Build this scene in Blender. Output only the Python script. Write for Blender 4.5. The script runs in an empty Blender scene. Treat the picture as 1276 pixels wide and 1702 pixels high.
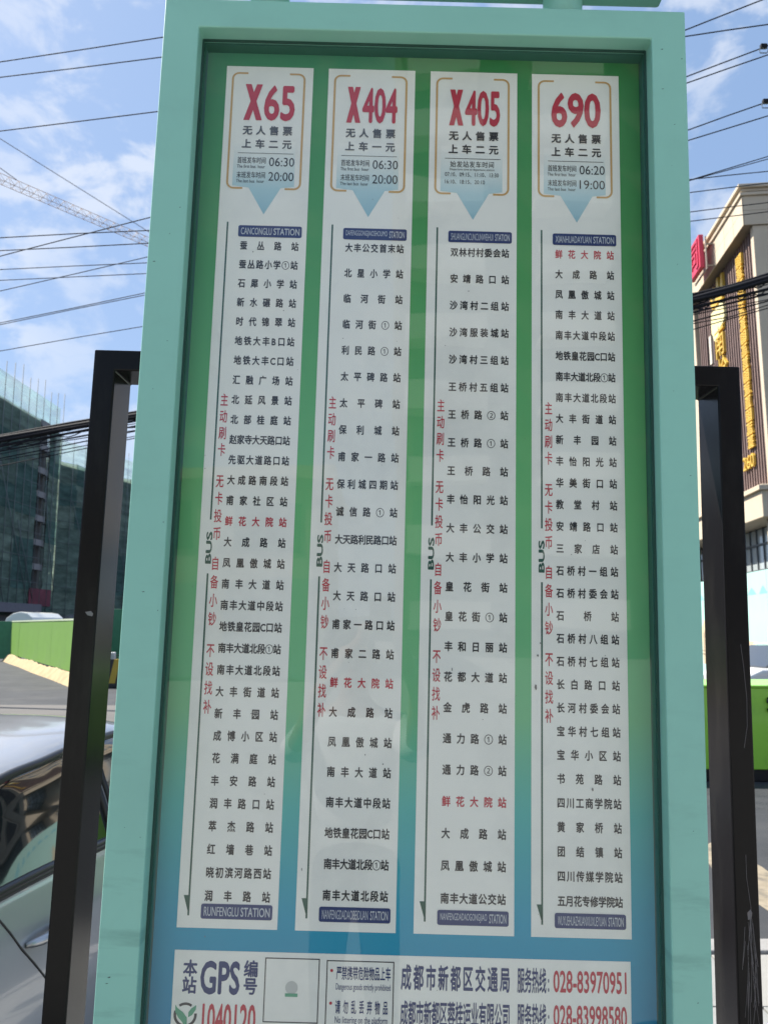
import bpy, bmesh, math, random
from mathutils import Vector, Matrix, Euler
R = math.radians
random.seed(7)
S = bpy.context.scene
COL = S.collection

# ---------------------------------------------------------------- camera
EYE = 1.8
cam_d = bpy.data.cameras.new("camera"); cam = bpy.data.objects.new("camera", cam_d); COL.objects.link(cam)
cam.location = (0, 0, EYE); cam.rotation_euler = (R(90 + 8.2), 0, 0)
cam_d.sensor_fit = 'VERTICAL'; cam_d.sensor_height = 24; cam_d.lens = 24 * 1300 / 1702
cam_d.clip_start = 0.02; cam_d.clip_end = 3000
cam_d.dof.use_dof = True; cam_d.dof.focus_distance = 1.38; cam_d.dof.aperture_fstop = cam_d.lens / 2.6
S.camera = cam

# ---------------------------------------------------------------- sky, sun, exposure
SUN_EL, SUN_AZ = 50, -66            # azimuth from +Y towards +X
W = bpy.data.worlds.new("World"); S.world = W; W.use_nodes = True
nt = W.node_tree; nt.nodes.clear()
def N(t, **k):
    n = nt.nodes.new(t)
    for a, b in k.items(): setattr(n, a, b)
    return n
sky = N('ShaderNodeTexSky', sky_type='NISHITA', sun_disc=False)
sky.sun_elevation = R(SUN_EL); sky.sun_rotation = R(SUN_AZ); sky.air_density = 1.0; sky.dust_density = 1.6; sky.ozone_density = 1.5
tc = N('ShaderNodeTexCoord')
mp = N('ShaderNodeMapping'); mp.inputs['Scale'].default_value = (1.0, 1.0, 1.5); mp.inputs['Location'].default_value = (3.1, 0.7, 0.35)
n1 = N('ShaderNodeTexNoise'); n1.inputs['Scale'].default_value = 11.0; n1.inputs['Detail'].default_value = 9; n1.inputs['Roughness'].default_value = 0.56; n1.inputs['Distortion'].default_value = 0.25
n2 = N('ShaderNodeTexNoise'); n2.inputs['Scale'].default_value = 3.2; n2.inputs['Detail'].default_value = 4
r1 = N('ShaderNodeMapRange'); r1.inputs[1].default_value = 0.47; r1.inputs[2].default_value = 0.62; r1.interpolation_type = 'SMOOTHSTEP'
r2 = N('ShaderNodeMapRange'); r2.inputs[1].default_value = 0.30; r2.inputs[2].default_value = 0.60; r2.inputs[3].default_value = 0.3
mul = N('ShaderNodeMath', operation='MULTIPLY'); sc = N('ShaderNodeMath', operation='MULTIPLY'); sc.inputs[1].default_value = 0.62
mx = N('ShaderNodeMix', data_type='RGBA'); mx.inputs['B'].default_value = (6.3, 6.6, 7.2, 1)
haze = N('ShaderNodeMix', data_type='RGBA'); haze.inputs['Factor'].default_value = 0.6; haze.inputs['B'].default_value = (2.75, 4.15, 6.7, 1)
bg = N('ShaderNodeBackground'); bg.inputs['Strength'].default_value = 0.064
wo = N('ShaderNodeOutputWorld')
lk = nt.links.new
lk(tc.outputs['Generated'], mp.inputs['Vector']); lk(mp.outputs[0], n1.inputs['Vector']); lk(mp.outputs[0], n2.inputs['Vector'])
lk(n1.outputs['Fac'], r1.inputs[0]); lk(n2.outputs['Fac'], r2.inputs[0]); lk(r1.outputs[0], mul.inputs[0]); lk(r2.outputs[0], mul.inputs[1])
lk(mul.outputs[0], sc.inputs[0]); lk(sc.outputs[0], mx.inputs['Factor'])
lk(sky.outputs[0], haze.inputs['A']); lk(haze.outputs['Result'], mx.inputs['A']); lk(mx.outputs['Result'], bg.inputs['Color']); lk(bg.outputs[0], wo.inputs['Surface'])
sd = bpy.data.lights.new("sun", 'SUN'); sd.energy = 4.5; sd.angle = R(0.55); sd.color = (1.0, 0.94, 0.84)
so = bpy.data.objects.new("sun", sd); COL.objects.link(so)
sv = Vector((math.sin(R(SUN_AZ)) * math.cos(R(SUN_EL)), math.cos(R(SUN_AZ)) * math.cos(R(SUN_EL)), math.sin(R(SUN_EL))))
so.rotation_euler = sv.to_track_quat('Z', 'Y').to_euler(); so.location = sv * 50
S.view_settings.view_transform = 'Standard'; S.view_settings.look = 'None'; S.view_settings.gamma = 1
S.view_settings.use_curve_mapping = False; S.view_settings.exposure = 1.2
S.render.engine = 'CYCLES'; S.cycles.max_bounces = 8; S.cycles.transparent_max_bounces = 24
S.cycles.caustics_reflective = False; S.cycles.caustics_refractive = False

# ---------------------------------------------------------------- materials
MAT = {}
def mat(name, col, rough=0.6, spec=0.5, metal=0.0, coat=0.0, var=0.0, vscale=4.0, bump=0.0, bscale=60.0, dirt=None, dirt_amt=0.3, dscale=2.0, stretch=(1, 1, 1), emit=None):
    if name in MAT: return MAT[name]
    m = bpy.data.materials.new(name); m.use_nodes = True; t = m.node_tree; b = t.nodes['Principled BSDF']
    b.inputs['Roughness'].default_value = rough; b.inputs['Metallic'].default_value = metal
    b.inputs['Coat Weight'].default_value = coat; b.inputs['Coat Roughness'].default_value = 0.06; b.inputs['Specular IOR Level'].default_value = spec
    c = (*col, 1); b.inputs['Base Color'].default_value = c
    g = t.nodes.new('ShaderNodeTexCoord'); q = t.nodes.new('ShaderNodeMapping'); q.inputs['Scale'].default_value = stretch
    t.links.new(g.outputs['Object'], q.inputs['Vector'])
    src = None
    if var:
        n = t.nodes.new('ShaderNodeTexNoise'); n.inputs['Scale'].default_value = vscale; n.inputs['Detail'].default_value = 6; t.links.new(q.outputs[0], n.inputs['Vector'])
        r = t.nodes.new('ShaderNodeMapRange'); r.inputs[1].default_value = .3; r.inputs[2].default_value = .7; r.inputs[3].default_value = 1 - var; r.inputs[4].default_value = 1 + var
        t.links.new(n.outputs['Fac'], r.inputs[0])
        v = t.nodes.new('ShaderNodeVectorMath'); v.operation = 'SCALE'; v.inputs[0].default_value = col; t.links.new(r.outputs[0], v.inputs['Scale'])
        src = v.outputs[0]
    if dirt:
        n = t.nodes.new('ShaderNodeTexNoise'); n.inputs['Scale'].default_value = dscale; n.inputs['Detail'].default_value = 8; n.inputs['Roughness'].default_value = .65; t.links.new(q.outputs[0], n.inputs['Vector'])
        r = t.nodes.new('ShaderNodeMapRange'); r.inputs[1].default_value = .5; r.inputs[2].default_value = .72; r.inputs[4].default_value = dirt_amt
        t.links.new(n.outputs['Fac'], r.inputs[0])
        x = t.nodes.new('ShaderNodeMix'); x.data_type = 'RGBA'; x.inputs['A'].default_value = c; x.inputs['B'].default_value = (*dirt, 1)
        if src: t.links.new(src, x.inputs['A'])
        t.links.new(r.outputs[0], x.inputs['Factor']); src = x.outputs['Result']
    if src: t.links.new(src, b.inputs['Base Color'])
    if bump:
        n = t.nodes.new('ShaderNodeTexNoise'); n.inputs['Scale'].default_value = bscale; n.inputs['Detail'].default_value = 5; t.links.new(q.outputs[0], n.inputs['Vector'])
        u = t.nodes.new('ShaderNodeBump'); u.inputs['Strength'].default_value = bump; u.inputs['Distance'].default_value = .01
        t.links.new(n.outputs['Fac'], u.inputs['Height']); t.links.new(u.outputs[0], b.inputs['Normal'])
    MAT[name] = m; return m
def ramp_mat(name, stops, axis, lo, hi, rough=.5, alpha=False):
    m = bpy.data.materials.new(name); m.use_nodes = True; t = m.node_tree; b = t.nodes['Principled BSDF']; b.inputs['Roughness'].default_value = rough
    g = t.nodes.new('ShaderNodeTexCoord'); s = t.nodes.new('ShaderNodeSeparateXYZ'); t.links.new(g.outputs['Object'], s.inputs[0])
    r = t.nodes.new('ShaderNodeMapRange'); r.inputs[1].default_value = lo; r.inputs[2].default_value = hi; t.links.new(s.outputs[axis], r.inputs[0])
    c = t.nodes.new('ShaderNodeValToRGB'); e = c.color_ramp.elements
    while len(e) < len(stops): e.new(.5)
    for i, (p, k) in enumerate(stops): e[i].position = p; e[i].color = (*k, 1)
    t.links.new(r.outputs[0], c.inputs[0]); t.links.new(c.outputs[0], b.inputs['Base Color']); MAT[name] = m; return m
def pane_mat(name, tint=(1, 1, 1), ior=1.5, rough=0.0, extra=0.0):
    """thin clear sheet: what is behind shows through, the surroundings reflect by Fresnel"""
    m = bpy.data.materials.new(name); m.use_nodes = True; t = m.node_tree; t.nodes.clear()
    o = t.nodes.new('ShaderNodeOutputMaterial'); x = t.nodes.new('ShaderNodeMixShader'); a = t.nodes.new('ShaderNodeBsdfTransparent'); a.inputs[0].default_value = (*tint, 1)
    g = t.nodes.new('ShaderNodeBsdfGlossy'); g.inputs['Roughness'].default_value = rough; f = t.nodes.new('ShaderNodeFresnel'); f.inputs[0].default_value = ior
    ge = t.nodes.new('ShaderNodeNewGeometry'); iv = t.nodes.new('ShaderNodeMath'); iv.operation = 'SUBTRACT'; iv.inputs[0].default_value = 1; ml = t.nodes.new('ShaderNodeMath'); ml.operation = 'MULTIPLY'
    t.links.new(ge.outputs['Backfacing'], iv.inputs[1]); t.links.new(f.outputs[0], ml.inputs[0]); t.links.new(iv.outputs[0], ml.inputs[1])   # one sheet reflects once
    t.links.new(ml.outputs[0], x.inputs[0]); t.links.new(a.outputs[0], x.inputs[1]); t.links.new(g.outputs[0], x.inputs[2]); t.links.new(x.outputs[0], o.inputs[0]); MAT[name] = m
    return m, t, g
def net_mat(name, col, alpha):
    m = bpy.data.materials.new(name); m.use_nodes = True; t = m.node_tree; t.nodes.clear()
    o = t.nodes.new('ShaderNodeOutputMaterial'); x = t.nodes.new('ShaderNodeMixShader'); a = t.nodes.new('ShaderNodeBsdfTransparent')
    d = t.nodes.new('ShaderNodeBsdfDiffuse'); tr = t.nodes.new('ShaderNodeBsdfTranslucent'); y = t.nodes.new('ShaderNodeMixShader'); y.inputs[0].default_value = .45
    g = t.nodes.new('ShaderNodeTexCoord'); q = t.nodes.new('ShaderNodeMapping'); q.inputs['Scale'].default_value = (.25, .25, .9)
    n = t.nodes.new('ShaderNodeTexNoise'); n.inputs['Scale'].default_value = .9; n.inputs['Detail'].default_value = 7; n.inputs['Roughness'].default_value = .7
    r = t.nodes.new('ShaderNodeMapRange'); r.inputs[1].default_value = .25; r.inputs[2].default_value = .75; r.inputs[3].default_value = alpha - .16; r.inputs[4].default_value = min(1, alpha + .12)
    v = t.nodes.new('ShaderNodeMapRange'); v.inputs[1].default_value = .3; v.inputs[2].default_value = .7; v.inputs[3].default_value = .6; v.inputs[4].default_value = 1.5
    s = t.nodes.new('ShaderNodeVectorMath'); s.operation = 'SCALE'; s.inputs[0].default_value = col
    L = t.links.new
    L(g.outputs['Object'], q.inputs[0]); L(q.outputs[0], n.inputs[0]); L(n.outputs['Fac'], r.inputs[0]); L(n.outputs['Fac'], v.inputs[0]); L(v.outputs[0], s.inputs['Scale'])
    L(s.outputs[0], d.inputs[0]); L(s.outputs[0], tr.inputs[0]); L(d.outputs[0], y.inputs[1]); L(tr.outputs[0], y.inputs[2])
    L(r.outputs[0], x.inputs[0]); L(a.outputs[0], x.inputs[1]); L(y.outputs[0], x.inputs[2]); L(x.outputs[0], o.inputs[0]); MAT[name] = m; return m

# ---------------------------------------------------------------- mesh helpers
class MB:
    def __init__(s): s.v = []; s.f = []; s.sm = False
    def add(s, vs, fs):
        k = len(s.v); s.v += [tuple(p) for p in vs]; s.f += [tuple(i + k for i in f) for f in fs]; return s
    def box(s, x0, x1, y0, y1, z0, z1):
        return s.add([(x0, y0, z0), (x1, y0, z0), (x1, y1, z0), (x0, y1, z0), (x0, y0, z1), (x1, y0, z1), (x1, y1, z1), (x0, y1, z1)],
                     [(0, 3, 2, 1), (4, 5, 6, 7), (0, 1, 5, 4), (1, 2, 6, 5), (2, 3, 7, 6), (3, 0, 4, 7)])
    def prism(s, poly, y0, y1):          # polygon in x-z, extruded along y
        n = len(poly); vs = [(a, y0, b) for a, b in poly] + [(a, y1, b) for a, b in poly]
        return s.add(vs, [tuple(range(n)), tuple(reversed(range(n, 2 * n)))] + [(i, i + n, (i + 1) % n + n, (i + 1) % n) for i in range(n)])
    def slab(s, poly, z0, z1):           # polygon in x-y, extruded along z
        n = len(poly); vs = [(a, b, z0) for a, b in poly] + [(a, b, z1) for a, b in poly]
        return s.add(vs, [tuple(reversed(range(n))), tuple(range(n, 2 * n))] + [(i, (i + 1) % n, (i + 1) % n + n, i + n) for i in range(n)])
    def tube(s, pts, r, n=6, closed=False, rs=None):
        s.sm = True; P = [Vector(p) for p in pts]; k = len(P); base = len(s.v); up = Vector((0, 0, 1))
        for i, p in enumerate(P):
            a = P[(i - 1) % k] if (closed or i) else P[0]; b = P[(i + 1) % k] if (closed or i < k - 1) else P[-1]
            t = (b - a).normalized(); u = t.cross(up)
            if u.length < 1e-3: u = t.cross(Vector((1, 0, 0)))
            u.normalize(); w = t.cross(u); rr = rs[i] if rs else r
            for j in range(n):
                c = 2 * math.pi * j / n; s.v.append(tuple(p + (u * math.cos(c) + w * math.sin(c)) * rr))
        for i in range(k if closed else k - 1):
            for j in range(n):
                a = base + i * n + j; b = base + i * n + (j + 1) % n; c = base + ((i + 1) % k) * n + (j + 1) % n; d = base + ((i + 1) % k) * n + j
                s.f.append((a, d, c, b))
        if not closed: s.f.append(tuple(base + j for j in range(n))); s.f.append(tuple(base + (k - 1) * n + j for j in reversed(range(n))))
        return s
    def bar(s, a, b, r): return s.tube([a, b], r, 4)
    def disc(s, c, rad, depth, axis='y', n=20):
        cx, cy, cz = c; vs = []
        for d in (-depth / 2, depth / 2):
            for j in range(n):
                t = 2 * math.pi * j / n; u, w = rad * math.cos(t), rad * math.sin(t)
                vs.append({'y': (cx + u, cy + d, cz + w), 'x': (cx + d, cy + u, cz + w), 'z': (cx + u, cy + w, cz + d)}[axis])
        return s.add(vs, [tuple(range(n)), tuple(reversed(range(n, 2 * n)))] + [(j, j + n, (j + 1) % n + n, (j + 1) % n) for j in range(n)])
def empty(name, label, cat, loc=(0, 0, 0), rot=(0, 0, 0), group=None):
    o = bpy.data.objects.new(name, None); COL.objects.link(o); o.location = loc; o.rotation_euler = rot; o.empty_display_size = .2
    o['label'] = label; o['category'] = cat
    if group: o['group'] = group
    return o
def ob(name, mb, m, parent=None, bevel=0, smooth=None, kind=None, label=None, loc=None, seg=2):
    me = bpy.data.meshes.new(name)
    if isinstance(mb, MB): me.from_pydata(mb.v, [], mb.f); sm = mb.sm if smooth is None else smooth
    else: me.from_pydata(mb[0], [], mb[1]); sm = bool(smooth)
    me.validate(); me.update()
    bm = bmesh.new(); bm.from_mesh(me)
    if isinstance(mb, MB): bmesh.ops.recalc_face_normals(bm, faces=bm.faces)
    bm.to_mesh(me); bm.free()
    if sm: me.polygons.foreach_set('use_smooth', [True] * len(me.polygons))
    me.materials.append(m); o = bpy.data.objects.new(name, me); COL.objects.link(o)
    if parent: o.parent = parent
    if loc: o.location = loc
    if kind: o['kind'] = kind
    if label: o['label'] = label
    if bevel:
        b = o.modifiers.new('bevel', 'BEVEL'); b.width = bevel; b.segments = seg; b.limit_method = 'ANGLE'; b.angle_limit = R(35); b.harden_normals = False
    return o
def tag(o, label, cat, group=None):
    o['label'] = label; o['category'] = cat
    if group: o['group'] = group
    return o
def struct(o): o['kind'] = 'structure'; return o
def copy_piece(o, loc, parent=None):
    c = o.copy(); COL.objects.link(c); c.location = loc
    if parent: c.parent = parent
    return c

# ---------------------------------------------------------------- lettering
_G = {}
_tmp = bpy.data.curves.new('glyph_tmp', 'FONT'); _tmpo = bpy.data.objects.new('glyph_tmp', _tmp); COL.objects.link(_tmpo); _tmp.resolution_u = 3
def glyph(text, off, bold=True):
    k = (text, off, bold)
    if k not in _G:
        _tmp.body = text; _tmp.offset = 0
        _tmpo.update_tag(); dg = bpy.context.evaluated_depsgraph_get(); dg.update(); e = _tmpo.evaluated_get(dg); m = e.to_mesh()
        v = [(p.co.x, p.co.y) for p in m.vertices]; f = [tuple(p.vertices) for p in m.polygons]; e.to_mesh_clear()
        if bold and off > .004:
            V, F = [], []; ds_ = ((0, 0), (1, 0), (-1, 0), (0, 1), (0, -1), (.6, .6), (-.6, .6), (.6, -.6), (-.6, -.6)) if off > .012 else ((.7, 0), (-.7, 0))
            for n_, (dx, dy) in enumerate(ds_):
                k_ = len(V); V += [(a + dx * off, b + dy * off, n_) for a, b in v]; F += [tuple(i + k_ for i in q) for q in f]
            v, f = V, F
        else: v = [(a, b, 0) for a, b in v]
        _G[k] = (v, f)
    return _G[k]
class TX:
    """collects flat print in board x / z, at depth y"""
    def __init__(s, y): s.v = []; s.f = []; s.y = y
    def put(s, v, f): 
        k = len(s.v); s.v += [(p[0], s.y - (p[2] * 2e-5 if len(p) > 2 else 0), p[1]) for p in v]; s.f += [tuple(i + k for i in q) for q in f]; return s
    def cell(s, ch, cx, cz, w, h, off=.02):          # one em cell centred on cx, cz
        v, f = glyph(ch, off)
        if 0x2460 <= ord(ch) <= 0x2473: w *= 1.2; h *= 1.12; v, f = glyph(ch, .006)
        if ord(ch) < 0x250: x0 = min(p[0] for p in v); x1 = max(p[0] for p in v); mx_ = (x0 + x1) / 2; my = .36
        else: mx_ = .5; my = .36
        return s.put([(cx + (a - mx_) * w, cz + (b - my) * h, q) for a, b, q in v], f)
    def spread(s, t, x0, x1, cz, w, h, off=.02):     # justified row
        ws = [w * (.62 if ord(c) < 0x250 else 1) for c in t]; gap = (x1 - x0 - sum(ws)) / max(1, len(t) - 1); x = x0
        for c, ww in zip(t, ws): s.cell(c, x + ww / 2, cz, w, h, off); x += ww + gap
        return s
    def fit(s, t, x0, x1, z0, z1, off=.02, rot=0):   # whole string fitted into a box
        v, f = glyph(t, off)
        a0 = min(p[0] for p in v); a1 = max(p[0] for p in v); b0 = min(p[1] for p in v); b1 = max(p[1] for p in v)
        if rot: return s.put([(x0 + (b1 - b) / (b1 - b0) * (x1 - x0), z0 + (a - a0) / (a1 - a0) * (z1 - z0), q) for a, b, q in v], f)
        return s.put([(x0 + (a - a0) / (a1 - a0) * (x1 - x0), z0 + (b - b0) / (b1 - b0) * (z1 - z0), q) for a, b, q in v], f)
    def rect(s, x0, x1, z0, z1): return s.put([(x0, z0), (x1, z0), (x1, z1), (x0, z1)], [(0, 1, 2, 3)])
    def poly(s, p): return s.put(p, [tuple(range(len(p)))])
    def band(s, pts, w):                             # polyline ribbon
        n = len(pts); o = []
        for i, p in enumerate(pts):
            a = pts[max(0, i - 1)]; b = pts[min(n - 1, i + 1)]; dx, dz = b[0] - a[0], b[1] - a[1]; l = math.hypot(dx, dz) or 1
            o += [(p[0] - dz / l * w / 2, p[1] + dx / l * w / 2), (p[0] + dz / l * w / 2, p[1] - dx / l * w / 2)]
        return s.put(o, [(2 * i, 2 * i + 1, 2 * i + 3, 2 * i + 2) for i in range(n - 1)])
def rrect(x0, x1, z0, z1, r, n=5):
    p = []
    for cx, cz, a in ((x1 - r, z1 - r, 0), (x0 + r, z1 - r, 90), (x0 + r, z0 + r, 180), (x1 - r, z0 + r, 270)):
        for i in range(n + 1): t = R(a + 90 * i / n); p.append((cx + r * math.cos(t), cz + r * math.sin(t)))
    return p
def tx(name, t, m, parent, label=None):
    return ob(name, (t.v, t.f), m, parent, label=label)

# ================================================================ THE SETTING
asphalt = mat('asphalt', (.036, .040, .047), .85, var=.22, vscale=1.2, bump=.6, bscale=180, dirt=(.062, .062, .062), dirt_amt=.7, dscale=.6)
concrete_m = mat('shade_banded_concrete', (.105, .10, .095), .85, var=.16, vscale=.5, bump=.4, bscale=90, dirt=(.045, .045, .047), dirt_amt=.9, dscale=.22, stretch=(.35, 1.3, 1))  # dark streaks painted in for the shade bands across the road
struct(ob('ground', MB().slab([(-400, -400), (400, -400), (400, 400), (-400, 400)], -.6, -.128), asphalt))
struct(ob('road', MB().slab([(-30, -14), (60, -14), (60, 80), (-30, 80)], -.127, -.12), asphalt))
struct(ob('side_road', MB().slab([(-60, 14.6), (.2, 14.2), (.2, 19.0), (-60, 21.5)], -.119, -.116), concrete_m))  # pale strip cut short so darker asphalt stands in for road shadows
rm = ob('tan_road_band', MB().slab([(2.60, 5.62), (2.93, 5.5), (3.02, 6.6), (2.90, 7.3), (2.72, 7.1), (2.57, 6.4)], -.1195, -.116), mat('mottled_tan', (.26, .22, .16), .8, var=.2, vscale=9, dirt=(.08, .075, .07), dirt_amt=.9, dscale=6)); struct(rm)  # flat tan band laid on the road, mottled with darker brown
ob('tan_road_band', MB().slab([(5.6, 7.6), (9, 7.2), (9, 7.35), (5.6, 7.75)], -.1195, -.116), MAT['mottled_tan'])['kind'] = 'structure'
struct(ob('bounce_plaza', MB().slab([(-60, -60), (60, -60), (60, -.802), (-60, -.802)], -.125, .001), mat('bounce_concrete', (.33, .32, .295), .85, var=.1, vscale=1, bump=.3, bscale=60, dirt=(.22, .21, .2), dirt_amt=.5, dscale=1)))  # unseen pale ground added behind the camera to bounce sun onto the board
# pavement with separate slabs and kerb stones
pav = struct(ob('pavement', MB().slab([(8, -.8), (8, 4.66), (-.95, 4.66), (-.95, -.8)], -.14, -.03), mat('mortar', (.16, .155, .15), .9)))
slab_mats = [mat('paving_stone_%s' % k, c, .8, var=.08, vscale=5, bump=.3, bscale=120, dirt=(.16, .155, .15), dirt_amt=.5, dscale=3) for k, c in (('pale', (.27, .27, .265)), ('grey', (.25, .255, .25)), ('warm', (.28, .275, .26)))]
for m_i, sm in enumerate(slab_mats): pass
slab_src = [ob('paving_slab', MB().box(-.295, .295, -.295, .295, -.03, 0), sm, pav, bevel=.004, loc=(0, 0, -5)) for sm in slab_mats]
used = set()
for i in range(-5, 12):
    for j in range(-1, 8):
        x = .3 + i * .6 + .0; y = .1 + j * .6 + .03
        if y + .3 > 4.67 or y < -.6 or x - .3 < -.95: continue
        k = random.randrange(3); z = random.uniform(-.003, .002)
        if k not in used: slab_src[k].location = (x, y, z); used.add(k)
        else: copy_piece(slab_src[k], (x, y, z), pav)
kerb = struct(ob('kerb', MB().box(-.95, 8, 4.661, 4.666, -.14, -.02).box(-.956, -.951, -.8, 4.66, -.14, -.02), MAT['mortar']))
ks = None
for i in range(9):
    if ks is None: ks = ob('kerb_stone', MB().box(-.496, .496, -.085, .085, -.15, .004), mat('kerb_stone_m', (.27, .265, .26), .8, var=.1, vscale=6, bump=.3, bscale=80, dirt=(.2, .19, .18), dirt_amt=.6), kerb, bevel=.012, loc=(-.55, 4.752, 0))
    else: copy_piece(ks, (-.55 + i, 4.752, 0), kerb)

# ================================================================ BUS STOP BOARD
RX, RY, RZ = R(.40689616), R(1.51497964), R(.19904231)
rotM = Euler((RX, RY, RZ), 'XYZ').to_matrix()
H0 = 1.80
base = Vector((0, 1.35, EYE)) + rotM @ Vector((0, 0, -H0))
board = empty('bus_stop_board', 'tall mint green bus stop board with four white route lists behind glass', 'bus stop sign', base, (RX, RY, RZ))
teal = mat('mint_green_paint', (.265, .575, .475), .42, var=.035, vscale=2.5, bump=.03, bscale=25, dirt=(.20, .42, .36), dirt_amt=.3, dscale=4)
_t = teal.node_tree; _b = _t.nodes['Principled BSDF']; _L = _t.links.new
_src = _b.inputs['Base Color'].links[0].from_socket; _tc = [n for n in _t.nodes if n.type == 'TEX_COORD'][0]
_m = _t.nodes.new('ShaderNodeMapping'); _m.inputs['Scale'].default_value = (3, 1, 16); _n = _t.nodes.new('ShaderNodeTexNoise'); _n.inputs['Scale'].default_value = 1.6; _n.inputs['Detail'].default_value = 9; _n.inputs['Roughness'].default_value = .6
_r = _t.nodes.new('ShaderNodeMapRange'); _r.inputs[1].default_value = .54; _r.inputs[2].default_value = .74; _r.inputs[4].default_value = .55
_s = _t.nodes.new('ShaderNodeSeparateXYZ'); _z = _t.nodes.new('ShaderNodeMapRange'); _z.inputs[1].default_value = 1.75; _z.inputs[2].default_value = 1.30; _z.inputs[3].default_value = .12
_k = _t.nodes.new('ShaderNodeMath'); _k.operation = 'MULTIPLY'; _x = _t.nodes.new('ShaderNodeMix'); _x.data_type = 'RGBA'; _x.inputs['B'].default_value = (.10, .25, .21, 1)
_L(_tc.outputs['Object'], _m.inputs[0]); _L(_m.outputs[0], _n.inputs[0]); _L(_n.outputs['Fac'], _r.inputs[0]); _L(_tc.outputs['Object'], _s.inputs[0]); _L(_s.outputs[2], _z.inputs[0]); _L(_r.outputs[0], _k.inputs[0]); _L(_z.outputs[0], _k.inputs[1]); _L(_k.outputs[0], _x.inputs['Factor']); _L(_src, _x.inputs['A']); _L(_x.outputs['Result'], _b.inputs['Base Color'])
# frame ring
def Z(z): return z + H0
xo0, xo1, zo0, zo1 = -.4285, .5195, Z(-.95), Z(1.1235)
xi0, xi1, zi0, zi1 = -.3645, .4575, Z(-.86), Z(1.0675)
yf, yg, yb = -.060, -.026, .075
def ring(x0, x1, z0, z1, a0, a1, b0, b1, ya, yb_):
    mb = MB(); v = []
    for y in (ya, yb_):
        v += [(x0, y, z0), (x1, y, z0), (x1, y, z1), (x0, y, z1), (a0, y, b0), (a1, y, b0), (a1, y, b1), (a0, y, b1)]
    f = []
    for i in range(4):
        j = (i + 1) % 4
        f += [(i, j, j + 4, i + 4), (8 + i, 12 + i, 12 + j, 8 + j), (i, 8 + i, 8 + j, j), (4 + i, 4 + j, 12 + j, 12 + i)]
    return mb.add(v, f)
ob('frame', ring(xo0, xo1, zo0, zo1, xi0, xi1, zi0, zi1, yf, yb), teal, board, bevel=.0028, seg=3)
ob('back_panel', MB().box(xi0 + .001, xi1 - .001, .02, .07, zi0 + .001, zi1 - .001), teal, board)
lin = mat('shade_green_liner', (.03, .13, .10), .5)  # cavity wall coloured dark to stand for the shade in the recess
ob('liner', ring(xi0 - .0005, xi1 + .0005, zi0 - .0005, zi1 + .0005, xi0 + .004, xi1 - .004, zi0 + .004, zi1 - .004, -.0195, .019), lin, board)
ob('seal', ring(xi0 + .0002, xi1 - .0002, zi0 + .0002, zi1 - .0002, xi0 + .0035, xi1 - .0035, zi0 + .0035, zi1 - .0035, -.0298, -.0262), mat('rubber_seal', (.02, .07, .055), .5), board)
pr = ramp_mat('green_blue_print', [(0, (.001, .16, .34)), (.10, (.002, .23, .43)), (.20, (.008, .31, .47)), (.29, (.05, .42, .39)), (.37, (.15, .49, .24)), (.55, (.13, .47, .175)), (.78, (.065, .33, .095)), (1, (.035, .24, .07))], 2, Z(-.86), Z(1.06))
ob('poster', MB().box(xi0 + .0045, xi1 - .0045, 0, .0015, zi0 + .0045, zi1 - .0045), pr, board)
glassm, gt, gg = pane_mat('clear_acrylic', (.985, .995, .99), 1.62, 0.0)
nz = gt.nodes.new('ShaderNodeTexNoise'); nz.inputs['Scale'].default_value = 3.0; nz.inputs['Detail'].default_value = 2; tcg = gt.nodes.new('ShaderNodeTexCoord')
bp = gt.nodes.new('ShaderNodeBump'); bp.inputs['Strength'].default_value = .25; bp.inputs['Distance'].default_value = .004
gt.links.new(tcg.outputs['Object'], nz.inputs[0]); gt.links.new(nz.outputs['Fac'], bp.inputs['Height']); gt.links.new(bp.outputs[0], gg.inputs['Normal'])
gg.inputs['Roughness'].default_value = .015
ob('glass_pane', MB().box(xi0 + .0006, xi1 - .0006, yg, yg + .004, zi0 + .0006, zi1 - .0006), glassm, board)
tc_ = TX(yf - .0003); random.seed(21)
for i in range(22):
    sd_ = random.random() < .5; a = random.uniform(-.424, -.368) if sd_ else random.uniform(.462, .515); b = Z(random.uniform(-.62, 1.1)); l = random.uniform(.001, .006); w_ = random.uniform(.0004, .0012)
    tc_.poly([(a, b), (a + l * .5, b - w_), (a + l, b + w_ * .5), (a + l * .6, b + w_)])
tx('paint_chips', tc_, mat('chip_dark', (.05, .09, .08), .7), board)['kind'] = 'stuff'
# lower skirt, legs, feet
for x in (-.33, .42):
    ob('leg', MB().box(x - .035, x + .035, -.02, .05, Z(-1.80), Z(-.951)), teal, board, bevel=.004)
# header with its posts (its top is above the picture)
for x in (-.25, .312):
    mb = MB().tube([(x, .01, Z(1.1225)), (x, .01, Z(1.236))], .037, 24)
    ob('post', mb, teal, board)
hd = ob('header_box', MB().box(-.43, .5165, -.085, .062, Z(1.2325), Z(1.56)), mat('deep_green_paint', (.07, .20, .165), .45, var=.05), board, bevel=.006)

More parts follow.
